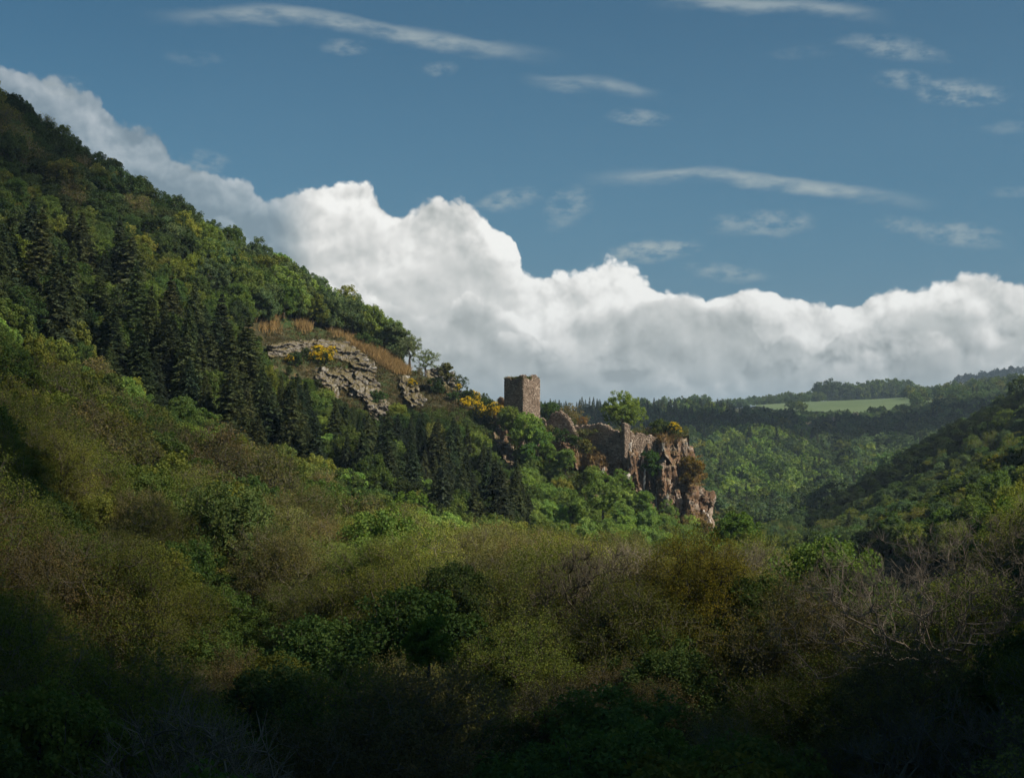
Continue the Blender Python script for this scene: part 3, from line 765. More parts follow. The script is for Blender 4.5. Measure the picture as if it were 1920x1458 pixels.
def near(x, y):
    u, v = proj(x, y, float(H0(x, y)) + 8)
    n = float(fbm(np.array([x / 26.0, y / 26.0]), 2, 41)) * 1.5
    if y < 105:
        k = pick([(3 + 3 * n, 'budding_tree', 'bud_near', 'olive'), (2.5, 'budding_tree', 'bud_near', 'brown'), (0.5, 'bare_tree', 'bare_near', 'brown'), (2.2 - 2.4 * n, 'broadleaf_tree', 'leafy_near', 'green'), (1.6, 'broadleaf_tree', 'leafy_near', 'olive')])
        s = random.uniform(0.72, 1.22)
    else:
        if u < 560: k = pick([(4, 'broadleaf_tree', 'leafy_near', 'green'), (2.5, 'broadleaf_tree', 'leafy_near', 'olive'), (1.5, 'budding_tree', 'bud_near', 'olive'), (2, 'budding_tree', 'bud_near', 'brown')])
        elif u < 1180: k = pick([(4, 'budding_tree', 'bud_near', 'brown'), (1.2, 'bare_tree', 'bare_near', 'brown'), (3.6, 'budding_tree', 'bud_near', 'olive'), (1.1, 'broadleaf_tree', 'leafy_near', 'green')])
        elif u < 1560: k = pick([(5, 'budding_tree', 'bud_near', 'olive'), (1.6, 'broadleaf_tree', 'leafy_near', 'olive'), (0.5, 'bare_tree', 'bare_near', 'brown'), (0.8, 'broadleaf_tree', 'leafy_near', 'green')])
        else: k = pick([(3, 'budding_tree', 'bud_near', 'olive'), (2, 'broadleaf_tree', 'leafy_near', 'green'), (0.7, 'bare_tree', 'bare_near', 'brown'), (1.6, 'broadleaf_tree', 'leafy_near', 'olive')])
        s = random.uniform(0.68, 1.16)
    add(x, y, k[0], k[1], k[2], s)
scatter(42, 150, 6.3, near)
def midz(x, y):
    z = float(H0(x, y)); u, v = proj(x, y, z + 6); s = random.uniform(0.75, 1.05)
    if u < 620 and y < 215:
        k = pick([(4, 'broadleaf_tree', 'leafy', 'green'), (2, 'broadleaf_tree', 'leafy', 'olive'), (2.2, 'budding_tree', 'bud', 'brown'), (1.0, 'budding_tree', 'bud', 'olive')])
    elif u < 1350:
        if y > 195: k = pick([(3, 'broadleaf_tree', 'leafy', 'bright'), (4, 'broadleaf_tree', 'leafy', 'green'), (1.2, 'budding_tree', 'bud', 'brown'), (1.5, 'broadleaf_tree', 'leafy', 'olive')]); s *= 0.9
        else: k = pick([(4, 'budding_tree', 'bud', 'brown'), (2.5, 'broadleaf_tree', 'leafy', 'olive'), (2, 'broadleaf_tree', 'leafy', 'green'), (2, 'budding_tree', 'bud', 'olive')]); s *= 0.92
    else:
        k = pick([(5, 'broadleaf_tree', 'leafy', 'green'), (1.2, 'broadleaf_tree', 'leafy', 'deep'), (3, 'broadleaf_tree', 'leafy', 'olive'), (1.2, 'budding_tree', 'bud', 'olive')]); s *= 0.66
    add(x, y, *k, s)
scatter(150, 242, 5.4, midz)
def spur(x, y):
    z = float(Hh(x, y)); u, v = proj(x, y, z)
    if u > 1345 or y > 408: 
        return right(x, y)
    if inpoly(u, v, BARE_SLOPE) and y < 372: return
    if inpoly(u, v, CASTLE): return
    if 1000 < u < 1345 and y > 318: return
    if 905 < u < 1100 and y > 322: return
    tu, tv = proj(x, y, z + 6)
    if inpoly(tu, tv, CONI) or (u < 480 and y < 300 and random.random() < 0.75 and y > 236):
        if random.random() < 0.20 and u < 860: return
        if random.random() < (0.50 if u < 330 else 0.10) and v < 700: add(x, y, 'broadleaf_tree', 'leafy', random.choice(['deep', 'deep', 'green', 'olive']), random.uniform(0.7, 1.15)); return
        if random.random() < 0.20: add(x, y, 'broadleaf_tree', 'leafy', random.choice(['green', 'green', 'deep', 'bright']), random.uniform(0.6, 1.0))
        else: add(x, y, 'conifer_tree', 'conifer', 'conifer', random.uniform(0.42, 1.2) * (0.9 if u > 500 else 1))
        return
    if u > 930:
        s = random.uniform(0.45, 0.75)
        k = pick([(6, 'broadleaf_tree', 'leafy', 'bright'), (3, 'broadleaf_tree', 'leafy', 'green'), (0.8, 'broadleaf_tree', 'leafy', 'olive')])
    elif v < tv + 200 and y > 330 and u < 900:
        e = proj(x, y, z)[0]
        s = random.uniform(0.55, 0.9) * (1.0 if u < 700 else 0.8)
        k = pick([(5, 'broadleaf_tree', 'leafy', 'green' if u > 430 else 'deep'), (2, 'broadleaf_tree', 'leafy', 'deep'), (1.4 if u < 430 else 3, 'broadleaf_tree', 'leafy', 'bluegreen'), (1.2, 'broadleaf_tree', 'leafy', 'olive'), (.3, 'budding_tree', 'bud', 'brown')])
        if 745 <= u < 790: s *= 0.55
        if 500 < u < 745: s = random.uniform(0.85, 1.2); k = pick([(4, 'broadleaf_tree', 'leafy', 'bluegreen'), (3, 'broadleaf_tree', 'leafy', 'green'), (2, 'broadleaf_tree', 'leafy', 'bright'), (1, 'broadleaf_tree', 'leafy', 'olive')])
        elif u <= 500: s *= 1.25 + 0.25 * max(0, (200 - u) / 200)
        elif u > 790: s *= 0.4
        if y > 392: s *= 0.8
    else:
        s = random.uniform(0.6, 0.9); k = pick([(4, 'broadleaf_tree', 'leafy', 'green'), (2, 'broadleaf_tree', 'leafy', 'deep'), (1, 'broadleaf_tree', 'leafy', 'olive')])
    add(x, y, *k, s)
def right(x, y):
    z = float(Hh(x, y)); u, v = proj(x, y, z)
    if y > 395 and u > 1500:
        add(x, y, 'broadleaf_tree', 'leafy', 'deep', random.uniform(0.36, 0.46)); TREES[-1]['tint'] = tuple(q * .7 for q in TREES[-1]['tint']); return  # shade of the flank put into the colour: these trees get a darker tint
    if u < 1345: return
    k = pick([(5, 'broadleaf_tree', 'leafy', 'green'), (4, 'broadleaf_tree', 'leafy', 'bluegreen'), (1.6, 'broadleaf_tree', 'leafy', 'olive'), (0.25, 'conifer_tree', 'conifer', 'conifer'), (.8, 'budding_tree', 'bud', 'olive')])
    add(x, y, *k, random.uniform(0.42, 0.66) * (0.75 if k[1] == 'conifer' else 1))
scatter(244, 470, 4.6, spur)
def farz(x, y):
    z = float(Hh(x, y)); u, v = proj(x, y, z)
    if u < 900: return
    n = float(fbm(np.array([x / 60.0, y / 60.0]), 2, 77))
    if y > 930 and u > 1370 and u < 1760: return
    con = 0.12 + ((0.75 if u < 1180 else 0.45) if (y > 840 and u < 1480) else 0) + 0.25 * max(0, n)
    if random.random() < con: add(x, y, 'conifer_tree', 'conifer_far', 'conifer', random.uniform(0.55, 0.95))
    else:
        if inpoly(u, v, [(1470, 790), (1600, 790), (1580, 880), (1490, 870)]) and random.random() < 0.55: return
        if inpoly(u, v, [(1330, 850), (1400, 815), (1500, 840), (1550, 900), (1500, 960), (1330, 970)]): p = pick([(3, 'bright'), (3, 'green'), (1, 'bluegreen')])[0]
        else: p = pick([(1.6, 'green'), (3.6, 'bluegreen'), (1.0 if y < 780 else 3, 'deep'), (.4, 'bright'), (0.3, 'olive')])[0]
        add(x, y, 'broadleaf_tree', 'far', p, random.uniform(0.65, 1.15))
scatter(475, 1030, 7.6, farz)
# plateau edge, hedges and woods round the meadows
def row(u0, u1, Y, n, h, pal, proto='far', dy=12, kind='broadleaf_tree', hv=0.15):
    for i in range(n):
        u = u0 + (u1 - u0) * (i + random.uniform(-.3, .3)) / max(1, n - 1); y = Y + random.uniform(-dy, dy)
        add((u - 960) / F * y, y, kind, proto, pal, h / 10 * random.uniform(1 - hv, 1 + hv))
row(1540, 1585, 1568, 6, 21, 'deep'); row(1592, 1700, 1566, 18, 19, 'green', hv=.1); row(1540, 1700, 1590, 22, 20, 'green', hv=.1)
row(1345, 1535, 1420, 40, 9, 'bluegreen', dy=50); row(1350, 1540, 1520, 40, 11, 'green', dy=30)
row(1250, 1280, 1345, 5, 12, 'bluegreen'); row(1300, 1325, 1345, 4, 13, 'bluegreen'); row(1320, 1345, 1350, 4, 8, 'green'); row(1195, 1250, 1340, 12, 10, 'bluegreen')
row(1485, 1505, 1090, 3, 9, 'green'); row(1085, 1125, 1020, 14, 8, 'conifer', 'conifer_far', kind='conifer_tree', dy=25)
row(1180, 1360, 1040, 50, 8, 'bluegreen', dy=20); row(1000, 1200, 1035, 50, 6.5, 'conifer', 'conifer_far', kind='conifer_tree', dy=25)
row(1395, 1760, 1012, 60, 5.5, 'deep', dy=14); row(1400, 1760, 990, 50, 6, 'bluegreen', dy=12)
row(1535, 1710, 1556, 60, 6, 'green', dy=5); row(1340, 1540, 1500, 50, 5, 'green', dy=25)
for _ in range(330):
    u = random.uniform(1700, 2150); y = random.uniform(1060, 1650)
    add((u - 960) / F * y, y, 'broadleaf_tree', 'far', random.choice(['green', 'bluegreen', 'green', 'olive']), random.uniform(.75, 1.15))
for _ in range(130):
    u = random.uniform(1790, 2200); y = random.uniform(2450, 2720)
    add((u - 960) / F * y, y, 'broadleaf_tree', 'far', 'deep', random.uniform(1.3, 1.9))

# trees one can name
def hero(u, v_base, Y, kind, proto, pal, s, label, idx=None, dz=None, **kw):
    x = (u - 960) / F * Y
    p = at(u, v_base, Y)
    add(x, Y, kind, proto, pal, s, idx, label); t = TREES[-1]; t['z'] = p.z if dz is None else t['z'] + dz
    t.update(kw)


# ---- visibility estimate
def visible_counts(T):
    BW, BH, q = 480, 365, 4.0
    buf = np.zeros((BH, BW), bool); hor = np.full(BW + 1, 1e9)
    us = (np.arange(BW + 1) + 0.5) * q
    order = sorted(range(len(T)), key=lambda i: T[i]['y']); cnt = np.zeros(len(T), int)
    yy = 30.0; k = 0
    while k < len(order):
        ynext = yy * 1.012 + 0.4
        x = (us - 960) / F * yy; hv = proj(x, np.full_like(x, yy), Hh(x, np.full_like(x, yy)))[1]; hor = np.minimum(hor, hv)
        while k < len(order) and T[order[k]]['y'] < ynext:
            t = T[order[k]]; wm, lm, Hm, Wm = PR[t['proto']][t['i']]
            hh = Hm * t['s'] * t['sz']; ww = Wm * t['s'] * 0.40
            u, vt = proj(t['x'], t['y'], t['z'] + hh); _, vb = proj(t['x'], t['y'], t['z'] + hh * 0.15); ru = ww * F / t['y']
            cy = (vt + vb) / 2; ry = (vb - vt) / 2
            a0, a1 = int(max(0, (u - ru) / q)), int(min(BW - 1, (u + ru) / q)); b0, b1 = int(max(0, vt / q)), int(min(BH - 1, vb / q))
            if a1 >= a0 and b1 >= b0:
                gu = (np.arange(a0, a1 + 1) + .5) * q; gv = (np.arange(b0, b1 + 1) + .5) * q
                if Hm > 12.5: m = (np.abs(gu[None] - u) < ru * np.clip((gv[:, None] - vt) / max(1, vb - vt), 0, 1) + 1)
                else: m = ((gu[None] - u) / max(ru, 1)) ** 2 + ((gv[:, None] - cy) / max(ry, 1)) ** 2 < 1.0
                m = m & (gv[:, None] < hor[a0:a1 + 1][None])
                sub = buf[b0:b1 + 1, a0:a1 + 1]; new = m & ~sub; cnt[order[k]] = new.sum(); sub |= m
            k += 1
        yy = ynext
    return cnt

PR['oak'] = [broadleaf('oak', 307, H=10.4, Wd=9.4, nl=13, natt=330, per=66, cr=0.62, leaf=0.14, quad=False, trunk=0.22, low=0.22, tip=0.030)]
PR['airy'] = [broadleaf('airy', 310 + i, H=8, Wd=6.5, nl=7, natt=110, per=26, cr=0.5, leaf=0.14, quad=False, trunk=0.35, low=0.2, tip=0.03) for i in range(2)]
PR['dead'] = [broadleaf('dead', 320 + i, H=9, Wd=[13, 10][i], nl=[9, 7][i], natt=560, per=0, trunk=0.16, low=0.18, tip=0.0115, wood='wood', fine=6, lean=0.2, power=0.43) for i in range(2)]
PR['snag'] = [broadleaf('snag', 330, H=7, Wd=4.5, nl=4, natt=26, per=0, trunk=0.3, low=0.3, tip=0.035, wood='wood', fine=2, lean=0.25)]
PALE = (0.23, 0.185, 0.135)
HB, HC, HD = 'broadleaf_tree', 'bare_tree', 'budding_tree'
hero(1166, 812, 346, HB, 'oak', 'bright', 1.0, 'tall spreading bright yellow-green tree standing alone behind the ruined castle wall', 0, tint=(0.185, 0.245, 0.055), sz=1.0)
hero(1033, 806, 352, HB, 'leafy', 'green', 0.72, 'dense round green tree just right of the square stone tower', 0, tint=(0.07, 0.12, 0.035))
hero(1072, 812, 344, HB, 'airy', 'olive', 0.98, 'thin pale tan-green tree between the tower and the lone big tree', 0, tint=(0.19, 0.16, 0.075))
hero(1092, 812, 338, HB, 'airy', 'olive', 0.5, 'small orange-tinged sapling standing on the castle wall top', 1, tint=(0.24, 0.13, 0.05))
hero(1052, 808, 338, HB, 'airy', 'green', 0.5, 'low green sapling behind the jagged gable wall', 1, tint=(0.08, 0.11, 0.035))
hero(862, 742, 352, HB, 'airy', 'deep', 0.62, 'small dark tree standing alone against the cloud left of the tower', 1, tint=(0.05, 0.08, 0.045))
hero(768, 684, 366, HB, 'airy', 'bluegreen', 1.05, 'airy see-through tree on the crest where the ochre bracken ends', 0, tint=(0.17, 0.20, 0.11))
hero(797, 705, 364, HB, 'airy', 'bluegreen', 0.95, 'rounded pale tree last on the crest before the ridge drops', 1, tint=(0.16, 0.20, 0.10))
hero(762, 1025, 236, HB, 'leafy', 'bright', 1.0, 'round bright green tree at the foot of the dark conifers', 2, tint=(0.12, 0.185, 0.036))
hero(1386, 1078, 196, HB, 'leafy', 'bright', 0.9, 'deep green rounded tree in front of the cliff foot', 0, tint=(0.09, 0.15, 0.035))
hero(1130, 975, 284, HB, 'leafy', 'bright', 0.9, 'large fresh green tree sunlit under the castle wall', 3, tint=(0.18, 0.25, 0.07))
hero(855, 1310, 104, HB, 'leafy_near', 'deep', 0.9, 'wide dark green tree among brown twiggy crowns in the valley middle', 1, tint=(0.085, 0.115, 0.042))
hero(803, 1262, 80, HB, 'leafy', 'bright', 0.40, 'small yellow-green sapling in front of the wide dark green tree', 4, tint=(0.16, 0.20, 0.04))
hero(1325, 1290, 104, HD, 'bud_near', 'olive', 1.05, 'yellow-olive budding tree with dark limbs below the cliff end', 0, tint=(0.19, 0.16, 0.028), wood=(0.05, 0.04, 0.03))
hero(1232, 1285, 108, HD, 'bud_near', 'olive', 0.95, 'yellow-olive budding tree left of the dark-limbed one', 1, tint=(0.16, 0.14, 0.03), wood=(0.07, 0.055, 0.04))
hero(1735, 1322, 84, HC, 'dead', 'brown', 1.12, 'pale grey leafless tree with wide spreading limbs at the right', 0, wood=PALE)
hero(1890, 1235, 92, HC, 'dead', 'brown', 1.0, 'pale leafless tree with tangled limbs at the right edge', 1, wood=(0.18, 0.15, 0.11))
hero(1600, 1260, 92, HC, 'dead', 'brown', 0.78, 'greyish leafless tree leaning low left of the palest one', 1, wood=(0.17, 0.14, 0.10))
hero(162, 372, 372, HC, 'snag', 'brown', 0.95, 'white curved dead snag high on the left hillside', 0, wood=(0.42, 0.38, 0.32), dz=0)
hero(416, 515, 366, HC, 'snag', 'brown', 0.85, 'white dead snag halfway down the crest woods', 0, wood=(0.42, 0.38, 0.32), dz=0)
hero(68, 720, 175, HC, 'snag', 'brown', 0.85, 'slim pale-stemmed birch in the rounded left spur', 0, wood=(0.40, 0.36, 0.30), dz=0)
hero(428, 950, 150, HC, 'snag', 'brown', 0.9, 'slim pale-stemmed birch in the hollow of the left spur', 0, wood=(0.36, 0.32, 0.26), dz=0)
hero(278, 490, 352, HB, 'leafy', 'bright', 0.62, 'single bright yellow-green tree among dark trees high on the hillside', 4, tint=(0.13, 0.18, 0.035), dz=0)
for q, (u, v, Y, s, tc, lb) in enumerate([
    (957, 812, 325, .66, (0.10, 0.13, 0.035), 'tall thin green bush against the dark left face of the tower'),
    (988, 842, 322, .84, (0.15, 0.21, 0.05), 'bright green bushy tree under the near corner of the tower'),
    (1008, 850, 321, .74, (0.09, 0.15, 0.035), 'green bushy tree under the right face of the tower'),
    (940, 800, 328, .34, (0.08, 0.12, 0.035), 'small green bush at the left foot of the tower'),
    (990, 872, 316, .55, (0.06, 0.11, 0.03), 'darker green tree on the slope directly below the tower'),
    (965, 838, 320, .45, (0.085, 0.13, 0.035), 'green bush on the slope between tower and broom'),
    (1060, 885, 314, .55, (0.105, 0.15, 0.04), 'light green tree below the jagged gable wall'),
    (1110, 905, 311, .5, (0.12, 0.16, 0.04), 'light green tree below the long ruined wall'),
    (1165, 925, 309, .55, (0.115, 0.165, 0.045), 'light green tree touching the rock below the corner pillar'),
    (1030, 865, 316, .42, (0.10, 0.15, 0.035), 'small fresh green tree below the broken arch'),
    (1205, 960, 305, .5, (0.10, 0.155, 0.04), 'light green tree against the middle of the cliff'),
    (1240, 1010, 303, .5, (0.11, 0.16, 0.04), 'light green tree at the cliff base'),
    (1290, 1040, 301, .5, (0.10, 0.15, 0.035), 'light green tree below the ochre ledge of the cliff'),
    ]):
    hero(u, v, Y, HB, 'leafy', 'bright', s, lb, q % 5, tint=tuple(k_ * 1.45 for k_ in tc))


for t in TREES: fit(t)
cnt = visible_counts(TREES)
for t, c in zip(TREES, cnt): t['vis'] = int(c); 
for t in TREES:
    _, _, Hm, Wm = PR[t['proto']][t['i']]
    t['u'], t['v'] = (float(q) for q in proj(t['x'], t['y'], t['z'] + Hm * t['s'] * 0.75))
keep = [t for t in TREES if t['vis'] > 0 or t['fixed'] or ((t['u'] < 0 or t['u'] > 1920) and t['y'] < 470)]
byk = {}
for t in keep: byk.setdefault(t['kind'], []).append(t)
THINGS, MASS = [], []
for k, L in byk.items():
    L.sort(key=lambda t: (t['fixed'] is None, -t['vis']))
    for n, t in enumerate(L):
        (THINGS if (n < 300 and (t['vis'] > 2 or t['fixed'])) else MASS).append(t)

# ---- labels: zone, row and place in the row
ORD = ['first', 'second', 'third', 'fourth', 'fifth', 'sixth', 'seventh', 'eighth', 'ninth', 'tenth', 'eleventh', 'twelfth', 'thirteenth', 'fourteenth', 'fifteenth', 'sixteenth', 'seventeenth', 'eighteenth', 'nineteenth', 'twentieth']
def zone(t):
    u, v, y = t['u'], t['v'], t['y']
    if y < 62: return 'nearest dark valley woods'
    if y < 105: return 'shaded woods near the viewer'
    if y < 150: return 'woods in front of the valley floor' if u > 560 else 'low left spur of woods'
    if y < 245:
        return 'rounded left spur before the conifers' if u < 620 else ('valley floor below the tower' if u < 1345 else 'valley floor beyond the cliff foot')
    if y < 475:
        if u < 930: return 'long hillside left of the tower'
        return 'slope under the castle cliff' if u < 1345 else 'hill rising at the right edge'
    if y < 1060: return 'far valley side'
    return 'plateau meadows' if y < 1800 else 'farthest hilltop'
KW = {'broadleaf_tree': 'leafy tree', 'budding_tree': 'twiggy budding tree', 'bare_tree': 'bare-branched tree', 'conifer_tree': 'conifer'}
ZG = {}
for t in THINGS:
    if not t['fixed']: ZG.setdefault((t['kind'], zone(t)), []).append(t)
def place(i, n):
    if n == 1: return 'only one'
    if i == 0: return 'leftmost'
    if i == n - 1: return 'rightmost'
    if i < len(ORD) and i <= n / 2: return ORD[i] + ' from left'
    j = n - 1 - i
    return ORD[min(j, 19)] + ' from right'
for (k, z), L in ZG.items():
    L.sort(key=lambda t: t['v']); nr = max(1, int(math.ceil(len(L) / 18)))
    for r_ in range(nr):
        rw = L[r_ * len(L) // nr:(r_ + 1) * len(L) // nr]; rw.sort(key=lambda t: t['u'])
        rn = '' if nr == 1 else ('top row, ' if r_ == 0 else ('bottom row, ' if r_ == nr - 1 else ORD[r_] + ' row down, '))
        for i, t in enumerate(rw):
            t['label'] = '%s %s, %s, %s%s' % (CW[t['pal']], KW[k], place(i, len(rw)), rn, z)

def make_tree(t):
    wm, lm, Hm, Wm = PR[t['proto']][t['i']]
    e = empty(t['kind'], (t['x'], t['y'], t['z'] - 0.1), t['rot'], (t['s'] * t.get('wx', 1), t['s'] * t.get('wx', 1), t['s'] * t['sz']))
    e.rotation_euler = (random.uniform(-.05, .05), random.uniform(-.05, .05), t['rot'])
    a = obj('trunk', wm, e); a['wood'] = t['wood']
    if lm is not None:
        b = obj('crown', lm, e); b['tint'] = t['tint']
    grp = {'broadleaf_tree': 'leafy trees of the valley woods', 'budding_tree': 'budding trees of the valley woods', 'bare_tree': 'bare trees of the valley woods', 'conifer_tree': 'conifers on the hillsides'}[t['kind']]
    tag(e, t['fixed'] or t['label'], {'conifer_tree': 'conifer'}.get(t['kind'], 'tree'), grp)
    return e
FIRST = {}
for t in THINGS:
    e = make_tree(t); key = (t['proto'], t['i'])
    if key not in FIRST: FIRST[key] = e

# ---- the remaining trees of each kind, one object per kind
def mass(kind, L, name, label):
    keys = sorted({(t['proto'], t['i']) for t in L}); ki = {k: i for i, k in enumerate(keys)}
    V = np.array([(t['x'], t['y'], t['z'] - 0.1) for t in L], dtype=np.float32)
    me = bpy.data.meshes.new(name); me.vertices.add(len(V)); me.vertices.foreach_set('co', V.ravel())
    def attr(n, ty, vals, key):
        a = me.attributes.new(n, ty, 'POINT'); a.data.foreach_set(key, np.asarray(vals).ravel())
    attr('pick', 'INT', np.array([ki[(t['proto'], t['i'])] for t in L], dtype=np.int32), 'value')
    attr('size', 'FLOAT_VECTOR', np.array([(t['s'] * t.get('wx', 1), t['s'] * t.get('wx', 1), t['s'] * t['sz']) for t in L], dtype=np.float32), 'vector')
    attr('turn', 'FLOAT_VECTOR', np.array([(0, 0, t['rot']) for t in L], dtype=np.float32), 'vector')
    attr('tint', 'FLOAT_COLOR', np.array([tuple(t['tint']) + (1,) for t in L], dtype=np.float32), 'color')
    attr('wood', 'FLOAT_COLOR', np.array([tuple(t['wood']) + (1,) for t in L], dtype=np.float32), 'color')
    me.update(); o = obj(name, me)
    ng = bpy.data.node_groups.new(name, 'GeometryNodeTree')
    ng.interface.new_socket('Geometry', in_out='INPUT', socket_type='NodeSocketGeometry'); ng.interface.new_socket('Geometry', in_out='OUTPUT', socket_type='NodeSocketGeometry')
    N = ng.nodes; Lk = ng.links; gi = N.new('NodeGroupInput'); go = N.new('NodeGroupOutput')
    def na(n, ty):
        a = N.new('GeometryNodeInputNamedAttribute'); a.data_type = ty; a.inputs[0].default_value = n
        return [s for s in a.outputs if s.enabled and s.name == 'Attribute'][0]
    outj = N.new('GeometryNodeJoinGeometry')
    for key in keys:
        cmpn = N.new('FunctionNodeCompare'); cmpn.data_type = 'INT'; cmpn.operation = 'EQUAL'
        ins = [s for s in cmpn.inputs if s.enabled and s.type == 'INT']
        Lk.new(na('pick', 'INT'), ins[0]); ins[1].default_value = ki[key]
        wm, lm, _, _ = PR[key[0]][key[1]]
        srcs = []
        if key in FIRST: srcs = list(FIRST[key].children)
        for s in srcs:
            oi = N.new('GeometryNodeObjectInfo'); oi.inputs['Object'].default_value = s; oi.transform_space = 'ORIGINAL'; oi.inputs['As Instance'].default_value = True
            ip = N.new('GeometryNodeInstanceOnPoints')
            Lk.new(gi.outputs[0], ip.inputs['Points']); Lk.new([q for q in cmpn.outputs if q.enabled][0], ip.inputs['Selection'])
            Lk.new(oi.outputs['Geometry'], ip.inputs['Instance']); e2 = N.new('FunctionNodeEulerToRotation')
            Lk.new(na('turn', 'FLOAT_VECTOR'), e2.inputs[0]); Lk.new(e2.outputs[0], ip.inputs['Rotation']); Lk.new(na('size', 'FLOAT_VECTOR'), ip.inputs['Scale'])
            Lk.new(ip.outputs[0], outj.inputs[0])
    Lk.new(outj.outputs[0], go.inputs[0])
    md = o.modifiers.new('spread', 'NODES'); md.node_group = ng
    tag(o, label, kind='stuff')
for k, nm, lb in (('broadleaf_tree', 'broadleaf_woods', 'leafy woods filling the slopes between the nearer trees'), ('conifer_tree', 'conifer_woods', 'dark conifer woods on the far slopes'),
                  ('budding_tree', 'budding_woods', 'budding woods between the nearer trees'), ('bare_tree', 'bare_woods', 'bare woods between the nearer trees')):
    L = [t for t in MASS if t['kind'] == k and (t['proto'], t['i']) in FIRST]
    alt = [t for t in MASS if t['kind'] == k and (t['proto'], t['i']) not in FIRST]
    ks = [q for q in FIRST if q[0] in {t['proto'] for t in alt}]
    for t in alt:
        c = [q for q in FIRST if q[0] == t['proto']]
        if not c:
            FIRST[(t['proto'], t['i'])] = make_tree(dict(t, label='')) ; c = [(t['proto'], t['i'])]
        t['i'] = random.choice(c)[1]; L.append(t)
    if L: mass(k, L, nm, lb)
print('trees', len(TREES), 'kept', len(keep), 'things', len(THINGS), 'mass', len(MASS), {k: len(v) for k, v in byk.items()})

# ------------------------------------------------------------------ surface lookup along a view line of the place
def hit(u, v, y0=240.0, y1=430.0, step=1.0):
    ys = np.arange(y0, y1, step); dx, dy, dz = px_dir(u, v)
    xs = dx / dy * ys; zs = dz / dy * ys; h = Hh(xs, ys)
    k = np.argmax(h > zs)
    return Vector((xs[k], ys[k], float(h[k]))) if h[k] > zs[k] else None

def boxes(C, A, B, D):
    """C centres, A B D half axes -> verts, quads"""
    C, A, B, D = (np.asarray(q, float) for q in (C, A, B, D)); n = len(C)
    sg = np.array([(x, y, z) for x in (-1, 1) for y in (-1, 1) for z in (-1, 1)], float)
    V = C[:, None] + sg[None, :, 0:1] * A[:, None] + sg[None, :, 1:2] * B[:, None] + sg[None, :, 2:3] * D[:, None]
    f = np.array([(0, 1, 3, 2), (4, 6, 7, 5), (0, 4, 5, 1), (2, 3, 7, 6), (0, 2, 6, 4), (1, 5, 7, 3)])
    return V.reshape(-1, 3), (f[None] + (np.arange(n) * 8)[:, None, None]).reshape(-1, 4)

def masonry(r, a, b, zb, ztop, th, cs=0.24, ln=0.46):
    """stones over the outer face, ends and top of a wall from a to b; outer side is on the right of a->b seen from above"""
    a = np.array(a, float); b = np.array(b, float); L = np.linalg.norm(b - a); t = (b - a) / L; n = np.array([t[1], -t[0]])
    C, A, B, D = [], [], [], []
    def face(p, tt, nn, L_, z0, topf, s0):
        z = z0
        while True:
            h = cs * r.uniform(0.75, 1.3); s = -r.uniform(0, ln)
            anyone = False
            while s < L_:
                w = ln * r.uniform(0.55, 1.5); m = s + w / 2
                if 0 <= m <= L_ and z + h * 0.6 < topf(s0 + m * (1 if s0 == 0 else 0)):
                    anyone = True
                    lo, hi = max(s, -0.05), min(s + w, L_ + 0.05); pr = r.uniform(0.02, 0.09)
                    if r.random() < 0.035: pr = -0.02
                    c2 = p + tt * (lo + hi) / 2 + nn * (pr - 0.08)
                    C.append((c2[0], c2[1], z + h / 2)); A.append((tt[0] * ((hi - lo) / 2 - 0.018), tt[1] * ((hi - lo) / 2 - 0.018), r.uniform(-.012, .012))); B.append((nn[0] * .1, nn[1] * .1, 0)); D.append((0, 0, h / 2 - 0.016))
                s += w
            z += h
            if not anyone or z > 60: break
    face(a, t, n, L, zb, ztop, 0)
    face(b, -n, t, th, zb, lambda q: ztop(L), L); face(a - n * th, n, -t, th, zb, lambda q: ztop(0), 1e-9)
    face(b - n * th, -t, -n, L, zb, lambda q: ztop(L - q), 0)
    s = 0.0
    while s < L:
        for k in range(max(1, int(th / 0.35))):
            w = r.uniform(.2, .42); z = ztop(min(L, s + .15)); c2 = a + t * (s + .15) - n * ((k + .5) * th / max(1, int(th / 0.35)))
            C.append((c2[0], c2[1], z - 0.02 + r.uniform(-.05, .10))); q = r.uniform(-.5, .5)
            A.append((t[0] * w / 2, t[1] * w / 2, q * w * .3)); B.append((n[0] * .15, n[1] * .15, r.uniform(-.04, .04))); D.append((0, 0, r.uniform(.07, .14)))
        s += 0.33
    # core, as narrow upright strips following the ragged top
    Cc, Ac, Bc, Dc = [], [], [], []
    m = max(2, int(L / 0.33))
    for i in range(m):
        s0 = (i + .5) * L / m; z1 = ztop(s0) - 0.06; c2 = a + t * s0 - n * th / 2
        Cc.append((c2[0], c2[1], (zb + z1) / 2)); Ac.append((t[0] * (L / m / 2 - .001), t[1] * (L / m / 2 - .001), 0)); Bc.append((n[0] * (th / 2 - .03 - (i % 2) * .003), n[1] * (th / 2 - .03 - (i % 2) * .003), 0)); Dc.append((0, 0, (z1 - zb) / 2))
    return (C, A, B, D), (Cc, Ac, Bc, Dc)
def rag(r, pts, amp=0.25):
    ph = r.uniform(0, 99)
    xs = [p[0] for p in pts]; zs = [p[1] for p in pts]
    return lambda s: float(np.interp(s, xs, zs) + amp * (vnoise(np.array([s * 1.7 + ph, ph])) - 0.5) * 2 + amp * 0.6 * (vnoise(np.array([s * 4.1 + ph, 3.3])) - .5) * 2)
